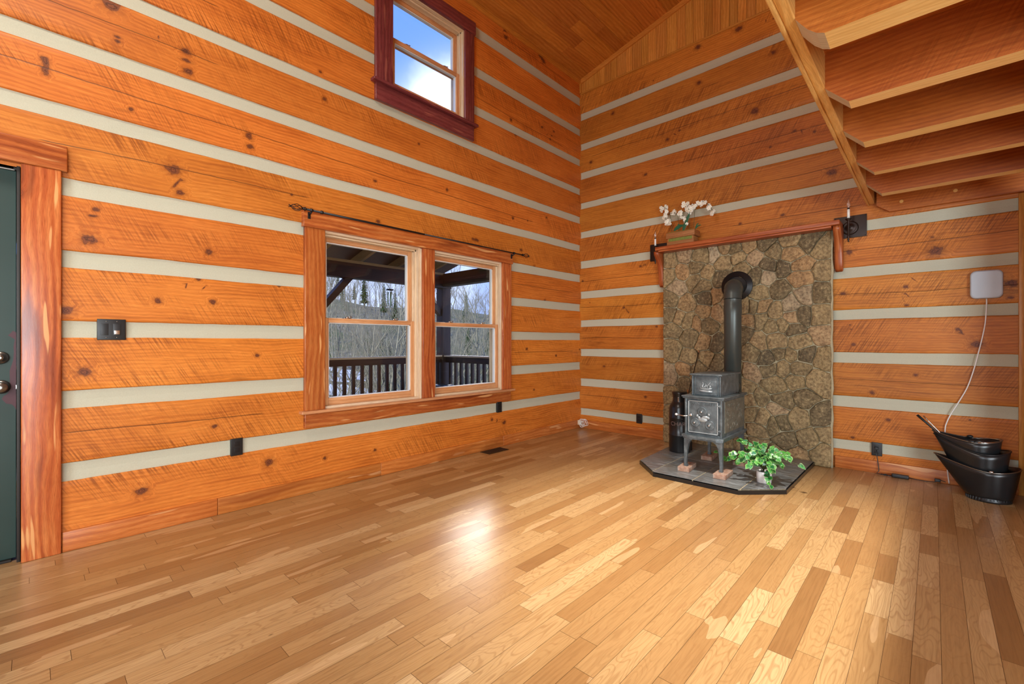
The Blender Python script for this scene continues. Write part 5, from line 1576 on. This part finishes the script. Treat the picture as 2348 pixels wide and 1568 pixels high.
# cord with plug and power adapter on the floor
ad_ = empty('power_adapter', (-.06, -3.2, 0), 'black power adapter and cord lying along the baseboard right of the stone panel', 'power adapter')
mb = MB(); mb.box((-.034, -3.108, .205), (-.012, -3.086, .228), 2, ch=.003); mb.build('plug', M['black'], ad_)
mb = MB()
mb.tube([(-.030, -3.097, .207), (-.036, -3.100, .16), (-.034, -3.110, .08), (-.045, -3.115, .03), (-.05, -3.10, .008), (-.06, -3.13, .006), (-.05, -3.16, .012), (-.07, -3.19, .006), (-.055, -3.13, .010), (-.075, -3.15, .006), (-.06, -3.20, .008)], .0032, 7)
mb.tube([(-.055, -3.31, .012), (-.045, -3.36, .005), (-.05, -3.42, .005), (-.045, -3.47, .010), (-.04, -3.50, .030), (-.04, -3.53, .02)], .0028, 7)
mb.build('cord', M['black'], ad_)
mb = MB(); mb.box((-.082, -3.310, .001), (-.045, -3.200, .030), 1, ch=.006); mb.build('brick', M['black'], ad_)
mb = MB(); mb.box((-.062, -3.50, .014), (-.038, -3.465, .038), 1, ch=.004); mb.build('inline_switch', M['black'], ad_)

# ------------------------------------------------------------------ curtain rod
cr_ = empty('curtain_rod', (-2.5, -.085, 2.115), 'thin black iron curtain rod with twisted cage finials above the double window', 'curtain rod')
za, zb_ = 2.118, 2.118
RY = -.085
mb = MB(); mb.tube([(-3.655, RY, za), (-2.6, RY, 2.116)], .0085, 12); mb.tube([(-2.6, RY, 2.116), (-1.265, RY, zb_)], .0068, 12)
mb.build('rod', M['blackmetal'], cr_)
for sgn, xe in ((-1, -3.655), (1, -1.265)):
    mb = MB()
    mb.X = Matrix.Translation((xe, RY, za)); s_ = sgn
    mb.lathe([(.009, 0), (.014, s_ * .004), (.014, s_ * .010), (.009, s_ * .014), (.012, s_ * .020), (.006, s_ * .026)], 16, axis='X')
    for k in range(6):
        a0 = k * PI / 3
        mb.tube([(s_ * (.024 + .085 * t / 10), .024 * math.sin(PI * (.06 + .90 * t / 10)) * math.cos(a0 + t * .16), .024 * math.sin(PI * (.06 + .90 * t / 10)) * math.sin(a0 + t * .16)) for t in range(11)], .0024, 5)
        mb.tube([(s_ * .106, 0, 0), (s_ * .122, .012 * math.cos(a0), .012 * math.sin(a0))], [.0024, .0015], 5)
    mb.X = Matrix.Identity(4)
    mb.build('cage_finial', M['bronze'], cr_)
for xb_ in (-3.615, -1.400):
    mb = MB()
    mb.box((xb_ - .010, -.047, 2.062), (xb_ + .010, -.0425, 2.112), 2, ch=.001)
    mb.tube([(xb_, -.045, 2.095), (xb_, -.07, 2.098), (xb_, RY, 2.106)], .006, 8)
    mb.tube([(xb_ - .008, RY, za), (xb_ + .008, RY, za)], .0125, 14)
    mb.build('bracket', M['blackmetal'], cr_)
mb = MB(); mb.tube([(-3.545, RY, za), (-3.530, RY, za)], .0135, 14); mb.build('rod_ring', M['blackmetal'], cr_)

# ------------------------------------------------------------------ the porch outside
pc = empty('porch', (-3, 1.3, 0), 'dark stained covered porch with baluster rail outside the double window', 'porch')
mb = MB()
x = -7.5
while x < -.3:
    mb.box((x, .22, -.06), (x + .135, 2.42, -.025), 1); x += .14
mb.build('decking', M['porch_pale'], pc)
YP = 2.3
part('top_rail', M['porch'], pc, [((-7.4, YP - .02, .815), (-.56, YP + .03, .905))], 0, .004)
part('rail_cap', M['jamb'], pc, [((-7.4, YP - .05, .905), (-.40, YP + .06, .932))], 0, .004)
part('bottom_rail', M['porch'], pc, [((-7.4, YP - .02, .06), (-.56, YP + .03, .14))], 0, .004)
k = 0
x = -.62
bal = []
while x > -7.2 and k < 46:
    o = part('baluster', M['porch'], pc, [((x - .020, YP - .018, .14), (x + .020, YP + .02, .815))], 2, .002) if not bal else None
    if o is None:
        o = bal[0].copy(); C.objects.link(o); o.location = (bal[0].location.x + (x + .62), bal[0].location.y, bal[0].location.z)
    bal.append(o); x -= .129; k += 1
part('end_top_rail', M['porch'], pc, [((-.50, .25, .815), (-.45, YP - .05, .905))], 1, .004)
part('end_rail_cap', M['jamb'], pc, [((-.54, .25, .905), (-.40, YP - .06, .930))], 1, .004)
part('end_bottom_rail', M['porch'], pc, [((-.50, .25, .06), (-.45, YP - .05, .14))], 1, .004)
y = .34; b0 = None
while y < 2.2:
    if b0 is None: b0 = part('baluster', M['porch'], pc, [((-.495, y - .02, .14), (-.455, y + .02, .815))], 2, .002)
    else:
        o = b0.copy(); C.objects.link(o); o.location = (b0.location.x, b0.location.y + (y - .34), b0.location.z)
    y += .129
for xp in (-.48, -4.4, -7.3):
    part('post', M['porch'], pc, [((xp - .08, YP - .06, -.05), (xp + .08, YP + .10, 2.0))], 2, .004)
part('beam', M['porch'], pc, [((-7.5, YP - .06, 2.0), (-.38, YP + .08, 2.20))], 0, .004)
part('end_beam', M['porch'], pc, [((-.56, .2, 2.02), (-.42, YP - .06, 2.22))], 1, .004)
for xa, sg in ((-.56, -1), (-4.32, 1), (-4.48, -1)):
    mb = MB()
    pr_ = [(xa, 1.55), (xa, 1.66), (xa + sg * .42, 2.0), (xa + sg * .54, 2.0)]
    if sg > 0: pr_ = pr_[::-1]
    mb.prism(pr_, YP - .03, YP + .06, axis=1, grain=2)
    mb.build('knee_brace', M['porch'], pc)
mb = MB()
pa, pb_ = onplane(745, 700, 1, YP), onplane(803, 634, 1, YP)
dxx, dzz = pb_.x - pa.x, pb_.z - pa.z
mb.prism([(pa.x - dxx * .6, pa.z - dzz * .6 - .04), (pb_.x + .06, pb_.z - .0), (pb_.x - .05, pb_.z + .0), (pa.x - dxx * .6, pa.z - dzz * .6 + .07)], YP - .02, YP + .09, axis=1, grain=0)
mb.build('knee_brace', M['porch'], pc)
x = -7.4
while x < -.4:
    mb = MB()
    mb.prism([(.20, 2.78), (.20, 2.92), (2.75, 2.29), (2.75, 2.17)], x, x + .045, axis=0, grain=1)
    mb.build('rafter', M['porch_pale'], pc); x += .61
mb = MB(); mb.prism([(.20, 2.92), (.20, 2.95), (2.9, 2.285), (2.9, 2.255)], -7.8, -.2, axis=0, grain=0)
mb.build('roof_deck', M['porch'], pc)
mb = MB()
xx = -7.8
while xx < -.15:
    mb.box((xx, 2.86, 2.245), (xx + .05, 2.93, 2.275), 1); xx += .1
mb.build('roof_edge', M['porch'], pc)
part('plate_strip', M['porch_pale'], pc, [((-7.5, YP - .06, 2.20), (-.38, YP + .0, 2.235))], 0, .002)
# wind chime
wc = empty('wind_chime', onplane(895, 700, 1, 2.5), 'wind chime with pale green tubes hanging from the porch eave', 'wind chime')
c0 = onplane(894, 666, 1, 2.55)
mb = MB(); mb.box((c0.x - .045, 2.52, c0.z), (c0.x + .045, 2.58, c0.z + .022), 0, ch=.004); mb.build('top_plate', M['blackmetal'], wc)
mb = MB(); mb.tube([(c0.x, 2.55, c0.z + .02), (c0.x, 2.55, 2.34)], .002, 5); mb.build('cord', M['blackmetal'], wc)
for k in range(5):
    mb = MB(); xx = c0.x - .036 + k * .018
    mb.tube([(xx, 2.55 + .02 * math.sin(k * 2), c0.z - .02), (xx, 2.55 + .02 * math.sin(k * 2), c0.z - .20 - .03 * (k % 3))], .006, 8); mb.build('tube', M['chime'], wc)
# covered round grill on the porch
gp = onplane(1012, 884, 1, 1.9)
grl = empty('porch_grill', (gp.x, 1.9, -.025), 'dark round kettle on the porch seen low in the right window', 'grill')
mb = MB(); mb.X = Matrix.Translation((gp.x, 1.9, 0)); mb.lathe([(.02, -.02), (.05, -.015), (.05, .2), (.14, .24), (.175, .36), (.18, gp.z - .02)], 28, capb=True)
mb.build('bowl', M['enamel'], grl)
mb = MB(); mb.X = Matrix.Translation((gp.x, 1.9, 0)); mb.lathe([(.185, gp.z - .02), (.185, gp.z), (.175, gp.z + .01), (.05, gp.z + .025)], 28, capt=True)
mb.build('lid', M['pewter'], grl)

# ------------------------------------------------------------------ the hillside and its trees
def gh(x, y):
    r = math.hypot(x + 3, y)
    n_ = noise.noise(Vector((x * .03, y * .03, 0))) * 3.0 + noise.noise(Vector((x * .1, y * .1, 3))) * .8
    d = max(0, y - 4)
    base = -3.0 - .34 * min(d, 22)
    rise = max(0, y - 32) * .38
    rise = min(rise, 20.0)
    fade = 1.0 if y > 8 else max(0, (y - 3) / 5)
    side = max(-.06, min(.25, -(x - 30) * .004))
    return base + rise * (1 + side) + n_ * fade
mb = MB()
NX, NY = 60, 60
ids = []
for j in range(NY + 1):
    for i in range(NX + 1):
        x_ = -110 + 300 * i / NX; y_ = .5 + 150 * (j / NY) ** 1.4
        ids.append(mb.vert((x_, y_, gh(x_, y_))))
for j in range(NY):
    for i in range(NX):
        a = j * (NX + 1) + i
        mb.face([ids[a], ids[a + 1], ids[a + NX + 2], ids[a + NX + 1]], None, 0, 0, True)
tag(mb.build('hillside', M['hill']), kind='structure')
mb = MB(); random.seed(17)
for k in range(30):
    r_ = to3(random.uniform(735, 950), 784); dist = random.uniform(44, 62)
    x_ = CAM[0] + r_[0] * dist; y_ = CAM[1] + r_[1] * dist
    rx, ry = random.uniform(.8, 3.0), random.uniform(.5, 1.6)
    q = [mb.vert((x_ + rx * math.cos(a * PI / 8) * random.uniform(.8, 1.1), y_ + ry * math.sin(a * PI / 8), gh(x_ + rx * math.cos(a * PI / 8), y_ + ry * math.sin(a * PI / 8)) + .05)) for a in range(16)]
    c_ = mb.vert((x_, y_, gh(x_, y_) + .14))
    for a in range(16): mb.face([q[a], q[(a + 1) % 16], c_], None, 0, 0, True)
tag(mb.build('snow_patches', M['snow']), 'patches of old snow lying on the slope below the porch', 'snow', kind='stuff')

def bare_tree(seed, H_):
    random.seed(seed); mb = MB()
    def br(p, d, L_, r_, lev):
        pts_ = [p]; q = p.copy(); dd = d.copy(); n_ = 5 if lev == 0 else 3
        for k in range(n_):
            dd = (dd + Vector((random.uniform(-1, 1), random.uniform(-1, 1), random.uniform(-.3, .8))) * (.06 if lev == 0 else .16)).normalized()
            q = q + dd * L_ / n_; pts_.append(q.copy())
        mb.tube(pts_, [r_ * (1 - .75 * k / n_) for k in range(n_ + 1)], 5 if lev == 0 else 3, cap=False)
        if lev < 3:
            for k in range((9, 6, 4)[lev]):
                t = random.uniform(.35 if lev == 0 else .2, 1.0); i_ = min(int(t * n_), n_ - 1)
                b = pts_[i_].lerp(pts_[i_ + 1], t * n_ - i_)
                a = random.uniform(0, 2 * PI)
                nd = (dd * .75 + Vector((math.cos(a), math.sin(a), random.uniform(.3, 1.0))) * .75).normalized()
                br(b, nd, L_ * random.uniform(.32, .48) * (1.15 - .4 * t), r_ * .42 * (1.1 - .4 * t), lev + 1)
    br(Vector((0, 0, -.5)), Vector((random.uniform(-.08, .08), random.uniform(-.08, .08), 1)).normalized(), H_, H_ * .010, 0)
    return mb
def conifer(seed, H_):
    random.seed(seed); mb = MB()
    mb.tube([(0, 0, -.5), (0, 0, H_)], [H_ * .016, .03], 6, mi=1)
    n_ = 46
    for k in range(n_):
        t = .16 + .84 * k / n_
        R_ = H_ * .17 * (1 - t) ** .8 + .15
        R_ *= random.uniform(.6, 1.1); m_ = 9
        for q in range(m_):
            a = 2 * PI * q / m_ + k * .7 + random.uniform(-.15, .15)
            rr = R_ * random.uniform(.65, 1.15); z_ = t * H_
            d_ = Vector((math.cos(a), math.sin(a), 0)); s_ = Vector((-math.sin(a), math.cos(a), 0))
            w_ = R_ * .20
            p0 = mb.vert(Vector((0, 0, z_ + .12 * R_))); p1 = mb.vert(d_ * rr * .6 + s_ * w_ + Vector((0, 0, z_ - .10 * rr)))
            p2 = mb.vert(d_ * rr + Vector((0, 0, z_ - .22 * rr))); p3 = mb.vert(d_ * rr * .6 - s_ * w_ + Vector((0, 0, z_ - .14 * rr)))
            p4 = mb.vert(d_ * rr * .55 + Vector((0, 0, z_ + .02 * rr)))
            mb.face([p0, p1, p4], None, 0); mb.face([p1, p2, p4], None, 0); mb.face([p2, p3, p4], None, 0); mb.face([p3, p0, p4], None, 0); mb.face([p1, p3, p2], None, 0)
    return mb
protos = []
for k in range(7):
    protos.append(bare_tree(100 + k, 11 + k * .7))
pm = []
for p in protos:
    o = p.build('bare_tree', M['bark']); pm.append(o.data); bpy.data.objects.remove(o)
cm = []
for k in range(3):
    o = conifer(200 + k, 9 + k * 1.5).build('pine_tree', [M['conifer'], M['bark']]); cm.append(o.data); bpy.data.objects.remove(o)
random.seed(55)
def put_tree(nm, me, x_, y_, s_, label, cat, group):
    o = bpy.data.objects.new(nm, me); C.objects.link(o)
    o.location = (x_, y_, gh(x_, y_)); o.rotation_euler = (0, 0, random.uniform(0, 6.28)); o.scale = (s_, s_, s_)
    tag(o, label, cat, group)
cnt = 0; spots = []
for tries in range(4000):
    if cnt >= 230: break
    px = random.choice([random.uniform(735, 965), random.uniform(985, 1140)]); dist = 24 + 85 * random.random() ** 1.3
    r_ = to3(px, 784); x_ = CAM[0] + r_[0] * dist; y_ = CAM[1] + r_[1] * dist
    if y_ < 14 or any((x_ - a) ** 2 + (y_ - b) ** 2 < 3.2 for a, b in spots): continue
    spots.append((x_, y_))
    cnt += 1
    put_tree('bare_tree', random.choice(pm), x_, y_, random.uniform(.50, .74) * (1.15 if dist < 35 else 1.0), 'leafless grey tree on the winter hillside beyond the porch', 'tree', 'leafless trees on the hillside')
for k in range(40):
    px = random.choice([random.uniform(740, 950), random.uniform(1000, 1135), random.uniform(1060, 1135)]); dist = random.uniform(30, 105)
    r_ = to3(px, 784); x_ = CAM[0] + r_[0] * dist; y_ = CAM[1] + r_[1] * dist
    put_tree('pine_tree', random.choice(cm), x_, y_, random.uniform(.42, .66), 'dark green pine among the leafless trees on the hillside', 'tree', 'pines on the hillside')
print('objects', len(bpy.data.objects))
